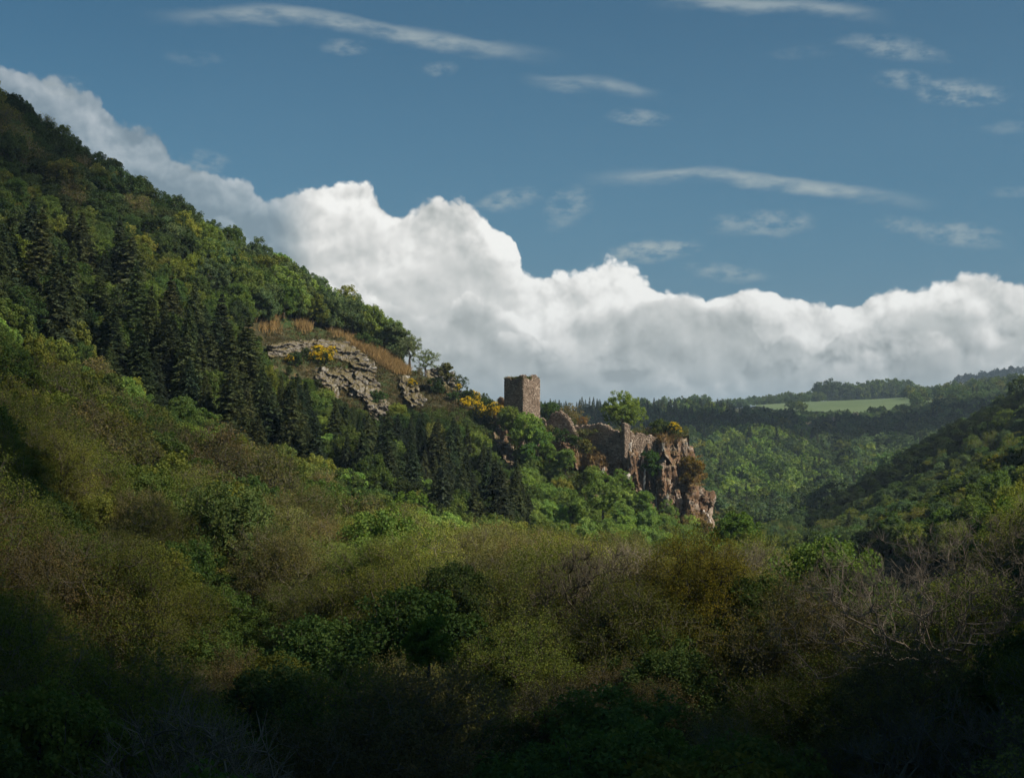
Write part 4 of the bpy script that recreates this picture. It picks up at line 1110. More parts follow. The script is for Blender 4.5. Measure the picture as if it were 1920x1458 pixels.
def wall_thing(name, segs, label, cat, group=None, seed=0, cs=0.24, ln=0.46):
    """segs: (a, b, zbase, top points, thickness)"""
    r = np.random.default_rng(seed); S = [[], [], [], []]; K = [[], [], [], []]
    o0 = np.array([segs[0][0][0], segs[0][0][1], segs[0][2]])
    for a, b, zb, tp, th in segs:
        st, co_ = masonry(r, np.array(a) - o0[:2], np.array(b) - o0[:2], 0.0, rag(r, [(x, z - o0[2]) for x, z in tp]), th, cs, ln)
        for q in range(4): S[q] += st[q]; K[q] += co_[q]
    e = empty(name, tuple(o0)); tag(e, label, cat, group)
    obj('core', mesh('core', *boxes(*K), M['mortar']), e)
    st = obj('stones', mesh('stones', *boxes(*S), M['stones']), e); st['kind'] = 'stuff'
    return e

# ---- square tower
al = R(42); nc = at(981, 760, 330.0); tz = nc.z
tw = 5.9; c0 = np.array([nc.x, 330.0]); dl = np.array([-math.cos(al), math.sin(al)]); dr_ = np.array([math.sin(al), math.cos(al)])
cL = c0 + dl * tw; cR = c0 + dr_ * tw; cB = cL + dr_ * tw
zt = at(981, 705, 330).z; zb = -7.0
wl = 1.1
i_ = 0.0
segsT = [
 (cL, c0, zb, [(0, zt - .55), (.6, zt - .1), (1.4, zt - .2), (2.1, zt - .75), (3.0, zt - .8), (3.8, zt - .55), (4.6, zt - .05), (5.9, zt + .1)], wl),
 (c0, cR, zb, [(0, zt + .1), (.7, zt - .25), (1.6, zt - .75), (2.3, zt - .85), (3.0, zt - .1), (3.8, zt + .35), (4.6, zt + .2), (5.6, zt - .15), (5.9, zt - .8)], wl),
 (cR - dr_ * 0.0 + dl * wl, cB - dl * wl, zb, [(0, zt - .6), (2, zt - .3), (3.7, zt - .9)], wl),
 (cB - dr_ * wl * 0, cL, zb, [(0, zt - .6), (3, zt - .9), (5.9, zt - .5)], wl)]
segsT = [segsT[0], (c0 + dr_ * wl, cR, zb, [(x - wl, z) for x, z in segsT[1][3] if x >= wl - .5], wl), (cR + dl * wl, cB, zb, segsT[2][3], wl), (cB - dr_ * wl, cL + dr_ * wl, zb, [(0, zt - .6), (2, zt - .9), (3.7, zt - .5)], wl)]
# the first wall owns the near corner so both faces read as one block
wall_thing('ruined_tower', segsT, 'square roofless brown stone tower with a ragged top on the ridge', 'tower', seed=4, cs=0.20, ln=0.40)
# ---- castle walls
def P2(u, Y): return ((u - 960) / F * Y, Y)
def Zv(v, Y): return at(960, v, Y).z
wall_thing('ruined_wall', [(P2(1022, 335.5), P2(1080, 331), -9, [(0, Zv(792, 335)), (1.0, Zv(786, 335)), (1.8, Zv(776, 334)), (2.5, Zv(777, 334)), (2.9, Zv(771, 334)), (3.5, Zv(775, 334)), (3.9, Zv(768, 333)), (4.6, Zv(775, 333)), (5.6, Zv(776, 333)), (6.3, Zv(785, 332)), (7.2, Zv(797, 331)), (8.3, Zv(812, 331))], 1.0)],
           'dark jagged gable-shaped wall with a notched top beside the tower', 'wall', 'ruined castle walls', 6)
wall_thing('ruined_wall', [(P2(1078, 333.5), P2(1176, 325.5), -11, [(0, Zv(799, 333)), (3, Zv(798, 332)), (5.5, Zv(797, 330)), (6.6, Zv(793, 330)), (8.0, Zv(796, 330)), (9.6, Zv(804, 328)), (11.3, Zv(808, 327)), (12.2, Zv(812, 327)), (13.0, Zv(809, 326)), (14.4, Zv(806, 326))], 0.9)],
           'long dark stone wall with a sagging broken top below the lone tree', 'wall', 'ruined castle walls', 7)
wall_thing('ruined_wall', [(P2(1171, 325.2), P2(1181, 325.9), -9.5, [(0, Zv(795, 325)), (.5, Zv(793, 325)), (1.2, Zv(797, 325))], 1.1)],
           'narrow upright stump of masonry standing where the two walls meet', 'wall', 'ruined castle walls', 8, cs=.22, ln=.38)
wall_thing('ruined_wall', [(P2(1182, 326.4), P2(1232, 329.0), -9, [(0, Zv(810, 327)), (1.2, Zv(815, 327)), (2.6, Zv(812, 327)), (4, Zv(819, 328)), (5.2, Zv(815, 328)), (6.4, Zv(823, 328))], 0.9)],
           'low sunlit wall stub with a crumbled top right of the masonry stump', 'wall', 'ruined castle walls', 9)
wall_thing('ruined_wall', [(P2(1210, 331.5), P2(1226, 332.5), -6, [(0, Zv(812, 332)), (.9, Zv(801, 332)), (1.5, Zv(802, 332)), (2.1, Zv(812, 332))], 0.8)],
           'small pointed heap of wall rising behind the low sunlit wall stub', 'wall', 'ruined castle walls', 10)
def arch():
    r = np.random.default_rng(3); C, A, B, D = [], [], [], []
    o = at(1015, 792, 333.5); rad = 1.0
    for k in range(11):
        th = R(-8 + k * 17); c = np.array([-math.cos(th) * rad, 0, math.sin(th) * rad])
        rd = np.array([-math.cos(th), 0, math.sin(th)]); tg = np.array([math.sin(th), 0, math.cos(th)])
        C.append(c); A.append(tg * r.uniform(.13, .17)); D.append(rd * r.uniform(.14, .2)); B.append((0, .35, 0))
    for k in range(8):
        for sx in (-1, 1):
            C.append((sx * rad * r.uniform(.95, 1.05), 0, -.25 - k * .3)); A.append((.24, 0, 0)); B.append((0, .36, 0)); D.append((0, 0, .14))
    e = empty('broken_arch', o); tag(e, 'thin broken stone arch between the tower foot and the jagged gable wall', 'arch')
    obj('stones', mesh('stones', *boxes(C, A, B, D), M['stones']), e)['kind'] = 'stuff'
arch()

# ---- the castle cliff
cliff = empty('cliff', (hit(1250, 900, 300, 345) or at(1250, 900, 322))); tag(cliff, kind='structure'); cliff['label'] = 'sheer red-brown fractured rock cliff that carries the castle walls'
CO = Vector(cliff.location)
rv = random.Random(8)
def block(u, v, Y, w, d, h, yaw, mat='cliff', tilt=0.0, seed=None, prism=True, sub=3, name='rock', rough=0.06):
    me = rock_mesh(name, seed if seed is not None else rv.randrange(99999), (w * .52, d * .52, h * .52), sub, 16, rough, prism, M[mat])
    o = obj(name, me, cliff, at(u, v, Y) - CO); o.rotation_euler = (R(rv.uniform(-4, 4)), R(tilt), R(yaw)); return o
CP = [(1045, 832), (1100, 822), (1170, 832), (1230, 820), (1286, 816), (1292, 838), (1286, 872), (1300, 905), (1316, 925), (1338, 936), (1338, 956), (1322, 968), (1334, 985), (1328, 998), (1290, 1000), (1250, 985), (1215, 945), (1190, 915), (1130, 895), (1060, 872)]
def face_y(u, v):
    t = (v - 815) / 185.0
    y = 333.0 - 15.5 * max(0, t) ** 0.85
    # buttresses and recesses across the face
    y += 1.5 * math.sin(u * 0.105) + 1.0 * math.sin(u * 0.23 + 1.3) + 2.2 * (vnoise(np.array([u / 17.0, v / 60.0])) - 0.5)
    if u < 1180: y += (1180 - u) * 0.030
    if u > 1290: y += (u - 1290) * 0.05
    return float(y)
# big body blocks, then the broken face
for u, v, w, h in [(1095, 862, 9, 9), (1140, 866, 9, 10), (1175, 880, 8, 12), (1205, 890, 8, 15), (1235, 905, 8, 18), (1262, 905, 8, 20), (1268, 880, 6, 14), (1285, 955, 8, 12), (1308, 962, 6, 8), (1060, 852, 7, 6), (1272, 850, 5, 7)]:
    block(u, v + 4, face_y(u, v) + 8.5, w * .9, 8, h * .85, 45, seed=rv.randrange(999))
n_ = 0
while n_ < 110:
    u = rv.uniform(1045, 1340); v = rv.uniform(815, 1000)
    if not inpoly(u, v, CP): continue
    n_ += 1
    lo = (u > 1288)
    w = rv.uniform(0.7, 2.1); h = w * rv.uniform(0.8, 2.2) * (0.8 if lo else 1)
    if v < 835: h = w * rv.uniform(.4, .7)
    block(u, v, face_y(u, v) + rv.uniform(-1.0, .6), w * .85, w * rv.uniform(.8, 1.2), h, 45 + rv.uniform(-16, 16), tilt=rv.uniform(-8, 8), sub=4, rough=rv.uniform(.04, .1))
def rock_face(name, poly, step, fy, mat, parent, org, seed, amp=1.0, cell=(3.4, 7.5), rot=0.0, curl=True, k=0.122, label=None):
    pu = [p[0] for p in poly]; pv = [p[1] for p in poly]
    us = np.arange(min(pu) - 3, max(pu) + 3, step); vs = np.arange(min(pv) - 3, max(pv) + 3, step); U, Vv = np.meshgrid(us, vs)
    X2, Z2 = U * k, Vv * k; ca, sa = math.cos(R(rot)), math.sin(R(rot)); X2, Z2 = X2 * ca + Z2 * sa, Z2 * ca - X2 * sa
    wx = X2 + 0.5 * fbm(np.stack([X2 * .5, Z2 * .5], -1), 2, seed); a, b = cell
    dsp = 2.8 * cellf(np.stack([wx / a, Z2 / b], -1), seed, .9) + 1.9 * cellf(np.stack([wx / a * 2.2, Z2 / b * 2.3], -1), seed + 1, .8) + 0.75 * cellf(np.stack([wx / a * 4.5, Z2 / b * 6], -1), seed + 2, .8) + .4 * cellf(np.stack([wx / .4, Z2 / .4], -1), seed + 3, .8)
    Y = (fy(U, Vv) if not curl else np.vectorize(fy)(U, Vv)) + dsp * amp - 0.6
    if curl:
        rr = np.interp(Vv, [p[1] for p in RIGHT], [p[0] for p in RIGHT]); e = np.clip((14 - (rr - U)) / 14, 0, 1); Y = Y + 5.0 * e ** 2.2
    dx = (U - 960) / F; dz = (729 - Vv) / F; yy = math.cos(PITCH) - dz * math.sin(PITCH); zz = math.sin(PITCH) + dz * math.cos(PITCH)
    P = np.stack([dx / yy * Y, Y, zz / yy * Y], -1).reshape(-1, 3) - np.array(org)
    idx = np.arange(U.size).reshape(U.shape); q = np.stack([idx[:-1, :-1], idx[1:, :-1], idx[1:, 1:], idx[:-1, 1:]], -1).reshape(-1, 4)
    cu, cv_ = (U[:-1, :-1] + step / 2).ravel(), (Vv[:-1, :-1] + step / 2).ravel()
    ju = cu + 5 * (vnoise(np.stack([cu / 5, cv_ / 5], -1), 5) - .5); jv = cv_ + 5 * (vnoise(np.stack([cu / 4 + 9, cv_ / 4], -1), 6) - .5)
    kp = np.array([inpoly(a_, b_, poly) for a_, b_ in zip(ju, jv)])
    return obj(name, mesh(name, P, q[kp], M[mat]), parent)
def ground_y(ofs):
    def f(U, Vv):
        ys = np.arange(285.0, 420.0, 1.5); out = np.full(U.shape, 345.0)
        for i in range(U.shape[0]):
            dx = (U[i] - 960) / F; dz = (729 - Vv[i]) / F; yy = math.cos(PITCH) - dz * math.sin(PITCH); zz = math.sin(PITCH) + dz * math.cos(PITCH)
            Yg = np.repeat(ys[:, None], U.shape[1], 1); hh = Hh(Yg * (dx / yy)[None], Yg) - Yg * (zz / yy)[None]
            k_ = np.argmax(hh > 0, axis=0); k_ = np.maximum(k_, 1); a_ = hh[k_ - 1, np.arange(len(k_))]; b_ = hh[k_, np.arange(len(k_))]
            out[i] = np.where((hh > 0).any(0), ys[k_ - 1] + 1.5 * np.clip(-a_ / np.maximum(b_ - a_, 1e-6), 0, 1), 400)
        for _ in range(3): out = blur(blur(out, 4, 0), 4, 1)
        return out - ofs
    return f
RIGHT = [(1284, 812), (1290, 838), (1286, 872), (1300, 905), (1316, 925), (1338, 936), (1338, 956), (1322, 968), (1334, 985), (1328, 1002)]
rock_face('rock_face', CP, 1.1, face_y, 'cliff', cliff, CO, 5, 1.25)
# the flat castle ground behind the top edge of the face
us = np.linspace(1024, 1292, 120); ts = np.linspace(0, 1, 30); UU, TT = np.meshgrid(us, ts)
YF = np.array([face_y(u, 820) + 0.8 for u in us]); YB = np.interp(us, [1024, 1240, 1292], [356, 350, 337]); YY = YF[None] * (1 - TT) + YB[None] * TT
XX = (UU - 960) / F * YY; ZZ = at(960, 816, 330).z + 0.5 * fbm(np.stack([XX, YY], -1) / 2.2, 3, 12) - np.where(TT > .9, (TT - .9) * 60, 0)
idx = np.arange(UU.size).reshape(UU.shape)
tag(obj('castle_ground', mesh('castle_ground', np.stack([XX, YY, ZZ], -1).reshape(-1, 3), np.stack([idx[:-1, :-1], idx[:-1, 1:], idx[1:, 1:], idx[1:, :-1]], -1).reshape(-1, 4), M['terrain'], True)), 'rough grassy ground on top of the castle cliff', kind='structure')
# capstone ledge, beak and pale rocks
for u, v, dy, w, d, h, yaw, tl, mt in [
    (1275, 826, -1.2, 5.2, 3.0, 1.3, 30, 3, 'cliff'), (1262, 831, -.6, 5.0, 3, 1.2, 35, 2, 'cliff'), (1284, 836, -1.2, 1.6, 1.8, 2.6, 45, -8, 'grey_rock'), (1283, 850, -1.0, 1.6, 2, 4.0, 45, 5, 'cliff'),
    (1262, 850, .6, 3.2, 3, 4.5, 40, 0, 'cliff'), (1262, 905, -1.5, 2.6, 2.6, 9.0, 42, 2, 'cliff'), (1240, 925, -1.2, 2.4, 2.4, 7.0, 48, -2, 'cliff'), (1250, 895, -.8, 2.2, 2.2, 6, 44, 3, 'cliff'),
    (1271, 940, -1.4, 2.0, 2.2, 8, 44, 0, 'cliff'), (1228, 880, .2, 2.0, 2.2, 7, 46, 0, 'cliff'), (1186, 880, -1.6, 2.4, 2.4, 9.5, 44, 0, 'cliff'), (1208, 885, -1.0, 2.0, 2, 9, 46, 2, 'cliff'),
    (1326, 934, -1.0, 3.4, 3.0, 3.4, 40, 12, 'cliff'), (1333, 941, -1.2, 2.6, 2.4, 2.6, 30, 10, 'cliff'), (1312, 925, -.6, 3.0, 3, 3.6, 48, 10, 'cliff'), (1302, 918, 0, 2.6, 2.6, 3.2, 40, 14, 'cliff'), (1318, 950, -.4, 3.2, 3, 2.6, 45, 20, 'cliff'), (1300, 940, .4, 3.6, 3, 5, 45, 5, 'cliff'),
    (1328, 975, -1.4, 1.5, 1.5, 3.8, 30, -28, 'white_rock'), (1321, 965, -1.2, 1.0, 1.0, 2.4, 30, -32, 'white_rock'), (1331, 984, -1.6, 1.5, 1.3, 1.7, 20, -10, 'white_rock'),
    (1181, 850, -3.2, .9, .9, 6.5, 45, 3, 'white_rock'), (1180, 875, -3.4, .9, 1.0, 4.5, 40, 2, 'white_rock'), (1176, 893, -3.8, 2.6, 1.4, 1.7, 35, 24, 'white_rock'), (1191, 838, -2.6, 1.5, .9, 1.8, 40, 35, 'white_rock'), (1198, 858, -2.4, .9, .9, 2.4, 44, 10, 'white_rock'),
    (1206, 878, -3.0, .7, .8, 6.5, 46, -4, 'white_rock'), (1208, 903, -3.2, .5, .6, 6.0, 40, 2, 'white_rock'), (1186, 858, -2.8, .8, .7, 3.2, 38, 2, 'white_rock'), (1243, 838, -1.8, .8, .7, 2.5, 46, 10, 'grey_rock'), (1234, 925, -2.2, .7, .7, 4.0, 40, 0, 'white_rock'), (1250, 940, -2.6, 1.2, 1, 3.2, 40, 4, 'grey_rock'), (1230, 942, -2.2, .5, .6, 3.4, 44, 0, 'white_rock'),
    (1282, 868, -1.2, 1.2, 1.2, 3.0, 40, -12, 'grey_rock'), (1131, 884, -2.4, .7, .7, 2.2, 40, 8, 'white_rock'), (1146, 868, -2.0, .6, .6, 1.2, 40, 0, 'white_rock'), (1310, 868, -1, .9, .9, .9, 40, 0, 'white_rock')]:
    block(u, v, face_y(u, v) + dy + .5, w * .9, d * .9, h * .9, yaw, mt, tl, sub=4, rough=.05)

# ---- rocks of the bare shoulder on the hillside
outc = empty('rock_outcrop', hit(660, 700) or at(660, 700, 345)); tag(outc, kind='structure'); outc['label'] = 'grey lichened rock ledges breaking out of the hillside'
OO = Vector(outc.location)
def slab(u, v, wpx, hpx, tilt, mat='grey_rock', dz=0.0, yaw=None, prism=False, sub=3):
    p = hit(u, v) or at(u, v, 345)
    k = p.y / F; w, h = wpx * k, hpx * k
    me = rock_mesh('rock', rv.randrange(99999), (w * .62, max(w * .5, 1.2) * rv.uniform(.8, 1.2), h * .75), sub, 14, .07, prism, M[mat])
    o = obj('rock', me, outc, p + Vector((0, 0.2, dz)) - OO); o.rotation_euler = (R(rv.uniform(-8, 8)), R(tilt), R(rv.uniform(10, 50) if yaw is None else yaw)); return o
for u, v, w, h, n, tl in [(520, 655, 34, 8, 5, 4), (550, 650, 34, 8, 6, 2), (590, 645, 34, 7, 6, 0), (625, 646, 34, 8, 6, 8), (655, 660, 30, 14, 7, 20), (676, 676, 26, 18, 7, 26), (692, 695, 18, 20, 7, 24),
                          (600, 665, 26, 9, 4, 5), (640, 672, 26, 11, 5, 12), (540, 668, 30, 7, 3, 5), (590, 692, 16, 10, 3, 5), (605, 700, 26, 12, 6, 5), (622, 712, 24, 16, 6, 10), (650, 700, 34, 11, 6, 10), (655, 722, 26, 12, 4, 15), (690, 715, 22, 24, 8, 10),
                          (688, 738, 22, 18, 7, 10), (718, 752, 20, 16, 6, 25), (625, 735, 10, 20, 4, 0), (700, 770, 14, 14, 3, 0), (708, 725, 14, 16, 4, 0), (760, 715, 16, 16, 5, 40), (772, 735, 20, 18, 6, 40), (786, 748, 18, 16, 5, 35), (725, 775, 16, 14, 4, 10),
                          (815, 700, 20, 9, 4, 25), (832, 707, 26, 14, 6, 28), (848, 722, 14, 12, 5, 35), (862, 735, 12, 9, 3, 20), (742, 700, 18, 8, 3, 25), (780, 765, 16, 12, 4, 20)]:
    for k in range(max(1, int(n * .6))):
        slab(u + rv.gauss(0, w * .28), v + rv.gauss(0, h * .28), w * rv.uniform(.2, .5), h * rv.uniform(.35, .8), tl + rv.uniform(-14, 14))
for u, v, w, h, n in [(938, 800, 9, 26, 5), (944, 825, 12, 26, 7), (952, 845, 14, 20, 7), (940, 850, 12, 18, 5), (958, 862, 8, 22, 3)]:
    for k in range(n):
        slab(u + rv.gauss(0, w * .35), v + rv.gauss(0, h * .35), w * rv.uniform(.4, .9), h * rv.uniform(.5, 1.1), rv.uniform(-8, 8), 'cliff', dz=1.2, yaw=45, prism=True)
for q, (poly, mt, cl, rt) in enumerate([
    ([(498, 648), (545, 640), (600, 636), (640, 640), (690, 666), (708, 695), (702, 712), (680, 702), (650, 676), (600, 662), (540, 668), (505, 668)], 'grey_rock', (5.5, 1.6), 8),
    ([(590, 688), (640, 688), (690, 703), (714, 728), (734, 760), (732, 790), (700, 786), (680, 744), (650, 738), (615, 728), (588, 706)], 'grey_rock', (4.0, 2.2), 18),
    ([(748, 702), (770, 710), (792, 738), (798, 757), (775, 760), (753, 737)], 'grey_rock', (3.2, 2.0), 40),
    ([(798, 692), (825, 688), (852, 706), (866, 726), (850, 735), (825, 718), (803, 708)], 'grey_rock', (3.6, 1.6), 28),
    ([(616, 720), (634, 720), (636, 755), (620, 753)], 'grey_rock', (2, 3), 0),
    ([(926, 786), (950, 792), (964, 830), (968, 872), (955, 875), (938, 850), (926, 820)], 'cliff', (2.2, 5.0), 0)]):
    rock_face('rock_face', poly, 1.1, ground_y(1.5 if q < 5 else 2.2), mt, outc, OO, 40 + q * 5, 1.0, cl, rt, False)
# pale crags on the far valley side
crag = empty('far_crag', at(1540, 830, 760)); tag(crag, kind='structure'); crag['label'] = 'broken grey crag on the far valley side'
for k in range(70):
    u, v = (rv.gauss(1560, 28), rv.gauss(812, 14)) if k < 38 else (rv.gauss(1503, 7), rv.gauss(855, 16))
    if k > 62: u, v = rv.gauss(1549, 6), rv.gauss(902, 3)
    p = hit(u, v, 560, 1000, 2)
    if p is None: continue
    w = rv.uniform(1.2, 3.6)
    o = obj('rock', rock_mesh('rock', k + 900, (w, w, w * rv.uniform(.6, 1.5)), 2, 12, .08, True, M['grey_rock']), crag, p + Vector((0, -2.0, 2.0)) - Vector(crag.location)); o.rotation_euler = (0, 0, R(rv.uniform(20, 70)))

# ------------------------------------------------------------------ low growth
def blades(r, P, per, spread, hgt, wid, lean=.35):
    n = len(P); N = n * per; c = np.repeat(P, per, 0) + r.normal(size=(N, 3)) * np.array([spread, spread, 0.05])
    a = r.uniform(0, 6.283, N); sd = np.stack([np.cos(a), np.sin(a), np.zeros(N)], -1) * (wid * r.uniform(.6, 1.4, N))[:, None]
    tip = c + np.concatenate([r.normal(size=(N, 2)) * lean, np.ones((N, 1))], 1) * (hgt * r.uniform(.45, 1.2, N))[:, None]
    V = np.stack([c - sd, c + sd, tip], 1).reshape(-1, 3); return V, np.arange(N * 3).reshape(N, 3)
def in_polys(r, polys, n, y0=240, y1=430, per_gap=None):
    out = []
    for poly in polys:
        us = [p[0] for p in poly]; vs = [p[1] for p in poly]; k = 0; tries = 0
        while k < n and tries < n * 6:
            tries += 1; u = r.uniform(min(us), max(us)); v = r.uniform(min(vs), max(vs))
            if not inpoly(u, v, poly): continue
            p = hit(u, v, y0, y1, 1.0)
            if p is None: continue
            out.append(p[:]); k += 1
    return np.array(out)
r2 = np.random.default_rng(21)
OCH = [[(652, 632), (700, 640), (742, 662), (764, 690), (762, 706), (735, 700), (695, 672), (658, 650)]]
Pb = in_polys(r2, OCH, 900)
V, Fc = blades(r2, Pb, 18, .55, 1.5, .07, .45)
Pp = []
for cu, cv, ru, rvv, n in [(505, 600, 14, 22, 90), (470, 590, 12, 20, 40), (570, 618, 10, 6, 40), (640, 625, 14, 8, 60), (355, 515, 10, 16, 60), (100, 320, 14, 22, 70), (165, 420, 12, 22, 70), (30, 290, 12, 12, 40), (60, 440, 16, 20, 60), (435, 640, 10, 14, 30)]:
    for k in range(n):
        p = hit(cu + r2.normal() * ru * .6, cv + r2.normal() * rvv * .6, 300, 430)
        if p is not None: Pp.append(p[:])
V2, F2 = blades(r2, np.array(Pp), 16, .6, 2.0, .09, .3)
tag(obj('dry_bracken', mesh('dry_bracken', np.concatenate([V, V2]), np.concatenate([Fc, F2 + len(V)]), M['bracken'])), 'tall dry ochre bracken on the bare shoulder of the hill', kind='stuff')
Ph = np.concatenate([in_polys(r2, [BARE_SLOPE], 2600), in_polys(r2, [[(780, 765), (905, 770), (965, 800), (975, 880), (930, 880), (880, 840), (790, 810)]], 1500), in_polys(r2, [[(975, 830), (1030, 845), (1110, 900), (1090, 940), (1000, 920)]], 1000)])
V, Fc = blades(r2, Ph, 12, .4, .6, .08, .7)
Pc = []
for k in range(1500):
    u = r2.uniform(1050, 1335); v = r2.uniform(800, 1000)
    t = r2.random()
    if t < .45: u, v = r2.uniform(1185, 1275), r2.normal(823, 5)
    elif t < .65: u, v = r2.normal(1297, 9), r2.normal(888, 12)
    elif t < .85: u, v = r2.normal(1300, 16), r2.normal(988, 12)
    else: u, v = r2.normal(1105, 18), r2.normal(858, 10)
    Pc.append(tuple(at(u, v, face_y(u, v) - r2.uniform(.3, 1.6))))
V2, F2 = blades(r2, np.array(Pc), 14, .35, .7, .07, .8)
tag(obj('heath', mesh('heath', V, Fc, M['heath'])), 'dark heath and low scrub between the rock ledges', kind='stuff')
tag(obj('cliff_scrub', mesh('cliff_scrub', V2, F2, M['bracken'])), 'dry ochre scrub clinging to ledges of the castle cliff', kind='stuff')
# grass on the wall tops and the castle ground
Pg = []
for k in range(800):
    u = r2.uniform(1078, 1290); Pg.append(tuple(at(u, 812 + r2.normal() * 4, r2.uniform(329, 336))))
for k in range(160):
    s_ = r2.uniform(0, 5.9); q = c0 + dr_ * s_ + dl * r2.uniform(.1, 1.0) if r2.random() < .55 else c0 + dl * s_ + dr_ * r2.uniform(.1, 1.0)
    Pg.append((q[0], q[1], zt - .75 + r2.uniform(0, .35)))
for k in range(120): Pg.append(tuple(at(r2.uniform(1020, 1082), r2.normal(797, 4), 336.5)))
V, Fc = blades(r2, np.array(Pg), 12, .22, .55, .05, .6)
tag(obj('grass', mesh('grass', V, Fc, M['grass'])), 'grass tufts growing on the castle ground and wall tops', kind='stuff')

# broom bushes in flower and green shrubs, each one a thing
def broom_proto(seed, flowers):
    r = np.random.default_rng(seed); L = lobes(r, 1.6, 2.2, .85, 1.0, 5, (.25, .4)); p, d = crown_points(r, L, 60, .8); p[:, 2] = np.maximum(p[:, 2], .05)
    V, Fc = leaf_cards(r, p, d, 22, .30, .075, False); fm = mesh('foliage', V, Fc, M['leaf'])
    p2, d2 = crown_points(r, L, flowers, 1.0); p2 = p2[p2[:, 2] > .4]; d2 = d2[:len(p2)]
    V, Fc = leaf_cards(r, p2 * 1.06, d2, 14, .22, .085, False); return fm, mesh('flowers', V, Fc, M['flower'])
BP = [broom_proto(50, 80), broom_proto(51, 60), broom_proto(52, 100)]
def broom(u, v, s, label, i=0, Y=None):
    p = at(u, v, Y) if Y else (hit(u, v) or at(u, v, 345))
    e = empty('broom_bush', p + Vector((0, -1.0, 0.2)), rv.uniform(0, 6), s * 1.75); tag(e, label, 'bush', 'yellow broom bushes')
    f = obj('foliage', BP[i % 3][0], e); f['tint'] = (0.05, 0.07, 0.025); obj('flowers', BP[i % 3][1], e)
for i, (u, v, s, lb) in enumerate([
    (598, 686, 1.1, 'flowering yellow broom on the left of the pair on the rock ledge'), (616, 684, 1.0, 'flowering yellow broom on the right of the pair on the rock ledge'), (544, 684, .55, 'tiny yellow broom bush near the left end of the rock shoulder'),
    (772, 728, .5, 'tiny yellow broom below the ochre bracken'), (858, 738, .5, 'small yellow broom beside the small dark crest tree'), (876, 768, .8, 'yellow broom lowest left in the cluster near the tower'), (889, 760, .8, 'yellow broom highest in the cluster near the tower'),
    (897, 777, .75, 'yellow broom in the middle of the cluster near the tower'), (912, 791, .75, 'yellow broom on the lower edge of the cluster near the tower'), (928, 778, .75, 'yellow broom nearest the left foot of the tower'),
    (941, 784, .75, 'yellow broom just under the dark face of the tower'), (899, 792, .6, 'small yellow broom low on the slope above the conifers'), (951, 798, .6, 'yellow broom on top of the small crag below the tower')]):
    broom(u, v, s, lb, i)
broom(1263, 815, .7, 'small yellow broom on the top edge of the cliff', 1, 330.5)
def brush():
    """low mixed brush too small and dense to count"""
    r = np.random.default_rng(77); P = np.concatenate([in_polys(r, [[(790, 770), (870, 775), (920, 800), (968, 830), (975, 885), (925, 885), (870, 840), (795, 815)]], 420), in_polys(r, [[(975, 835), (1030, 845), (1110, 900), (1090, 940), (1000, 920)]], 260)])
    D = np.tile(np.array([0, 0, 1.0]), (len(P), 1)); V, Fc = leaf_cards(r, P + np.array([0, -.2, .45]), D, 60, 1.0, .16, False)
    o = obj('brush', mesh('brush', V, Fc, M['leaf'])); o['tint'] = (0.085, 0.115, 0.038); tag(o, 'low green brush covering the slope between conifers and tower', kind='stuff')
brush()
def shrub(u, v, s, tint, label, i=0, Y=None, name='shrub'):
    p = at(u, v, Y) if Y else (hit(u, v) or at(u, v, 345)); wm, lm, _, _ = PR['shrub'][i % 3]
    e = empty(name, p, rv.uniform(0, 6), s * (0.62 if 845 < u < 935 and v < 812 else 1)); tag(e, label, 'shrub', 'shrubs on the rocks and ridge'); obj('stem', wm, e); obj('foliage', lm, e)['tint'] = tint
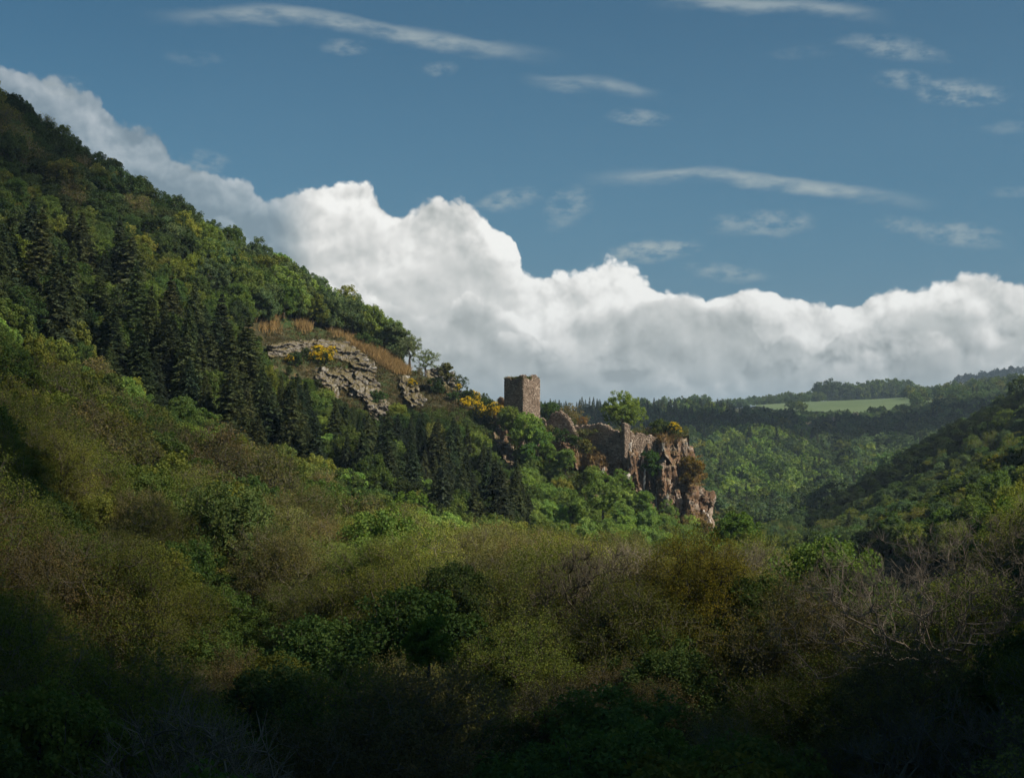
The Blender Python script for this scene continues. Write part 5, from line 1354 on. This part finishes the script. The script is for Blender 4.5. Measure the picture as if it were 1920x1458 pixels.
for i, (u, v, s, tn, lb, Y) in enumerate([
    (1222, 884, 1.5, (.05, .10, .024), 'dark green shrub rooted in the middle of the cliff face', 324.5), (1216, 868, 1.1, (.05, .10, .024), 'small green shrub just above the big one on the cliff face', 325), (1228, 892, 1.2, (.045, .09, .022), 'green shrub hanging below the others on the cliff face', 323.5),
    (1298, 905, 1.9, (.17, .115, .03), 'ochre-brown shrub bulging from the right edge of the cliff', 324), (1303, 888, 1.1, (.15, .11, .03), 'smaller ochre shrub above the bulging one on the cliff edge', 325), (1292, 880, 1.2, (.16, .12, .035), 'ochre shrub under the overhanging capstone ledge', 326),
    (1240, 812, 1.2, (.085, .115, .035), 'low green shrub on the cliff top left of the broom', 331), (1228, 810, .9, (.09, .12, .035), 'low green shrub beside the pointed heap of wall', 331), (1252, 812, 1.0, (.08, .11, .035), 'low green shrub nearest the cliff top broom', 331),
    (1098, 850, 1.2, (.14, .13, .04), 'olive shrub on the ledge under the long wall', 325), (1050, 830, 1.3, (.05, .08, .03), 'dark shrub under the jagged gable wall', 328), (1075, 838, 1.1, (.06, .09, .03), 'dark green shrub between the gable wall and the long wall', 327),
    (1032, 824, 1.2, (.12, .11, .04), 'olive shrub at the foot of the broken arch', 328), (705, 762, 1.2, (.06, .10, .035), 'green shrub in the cleft between the grey rocks', None), (555, 690, 1.3, (.05, .08, .03), 'dark shrub on the left of the rock shoulder', None),
    (575, 676, 1.0, (.05, .07, .03), 'dark shrub above the ledge with the broom', None), (680, 652, 1.4, (.07, .11, .04), 'green shrub at the upper edge of the ochre bracken', None), (700, 656, 1.2, (.065, .10, .04), 'green shrub between two drifts of ochre bracken', None),
    (838, 712, 1.5, (.10, .10, .04), 'olive shrub on the ridge below the rounded crest tree', None), (880, 745, 1.2, (.06, .09, .035), 'green shrub on the ridge between dark crest tree and broom', None), (905, 762, 1.1, (.07, .10, .04), 'green shrub on the ridge above the broom cluster', None),
    (918, 772, 1.0, (.07, .10, .04), 'green shrub on the ridge close to the tower', None), (870, 755, 1.6, (.06, .09, .032), 'broad green shrub left of the broom cluster', None), (850, 755, 1.6, (.055, .09, .032), 'broad green shrub above the last conifers', None),
    (820, 740, 1.4, (.05, .075, .03), 'dark shrub under the brown rock ledge', None), (910, 800, 1.5, (.055, .07, .03), 'dark shrub below the broom cluster', None), (930, 808, 1.2, (.10, .085, .04), 'brown shrub below the tower-side broom', None), (885, 790, 1.5, (.05, .07, .028), 'dark shrub at the upper edge of the conifers', None),
    (1270, 1003, 1.5, (.13, .10, .035), 'brown shrub on the scree at the cliff foot', 313), (1315, 1003, 1.3, (.14, .105, .035), 'ochre shrub beneath the pale rocks', 313)]):
    shrub(u, v, s, tn, lb, i, Y)
for i, (s_, hh) in enumerate([(1.9, .0), (-1.6, .1), (4.0, .2)]):
    q = c0 + (dr_ if s_ > 0 else dl) * abs(s_) + (dl if s_ > 0 else dr_) * .55
    p = Vector((q[0], q[1], zt - .9 + hh)); wm, lm, _, _ = PR['shrub'][i]
    e = empty('shrub', p, i, .33); tag(e, ['green plant sprouting in the notch of the tower top', 'thin plant sprouting from the left wall top of the tower', 'small plant on the right shoulder of the tower top'][i], 'shrub', 'shrubs on the rocks and ridge')
    obj('stem', wm, e); obj('foliage', lm, e)['tint'] = (.09, .125, .035)
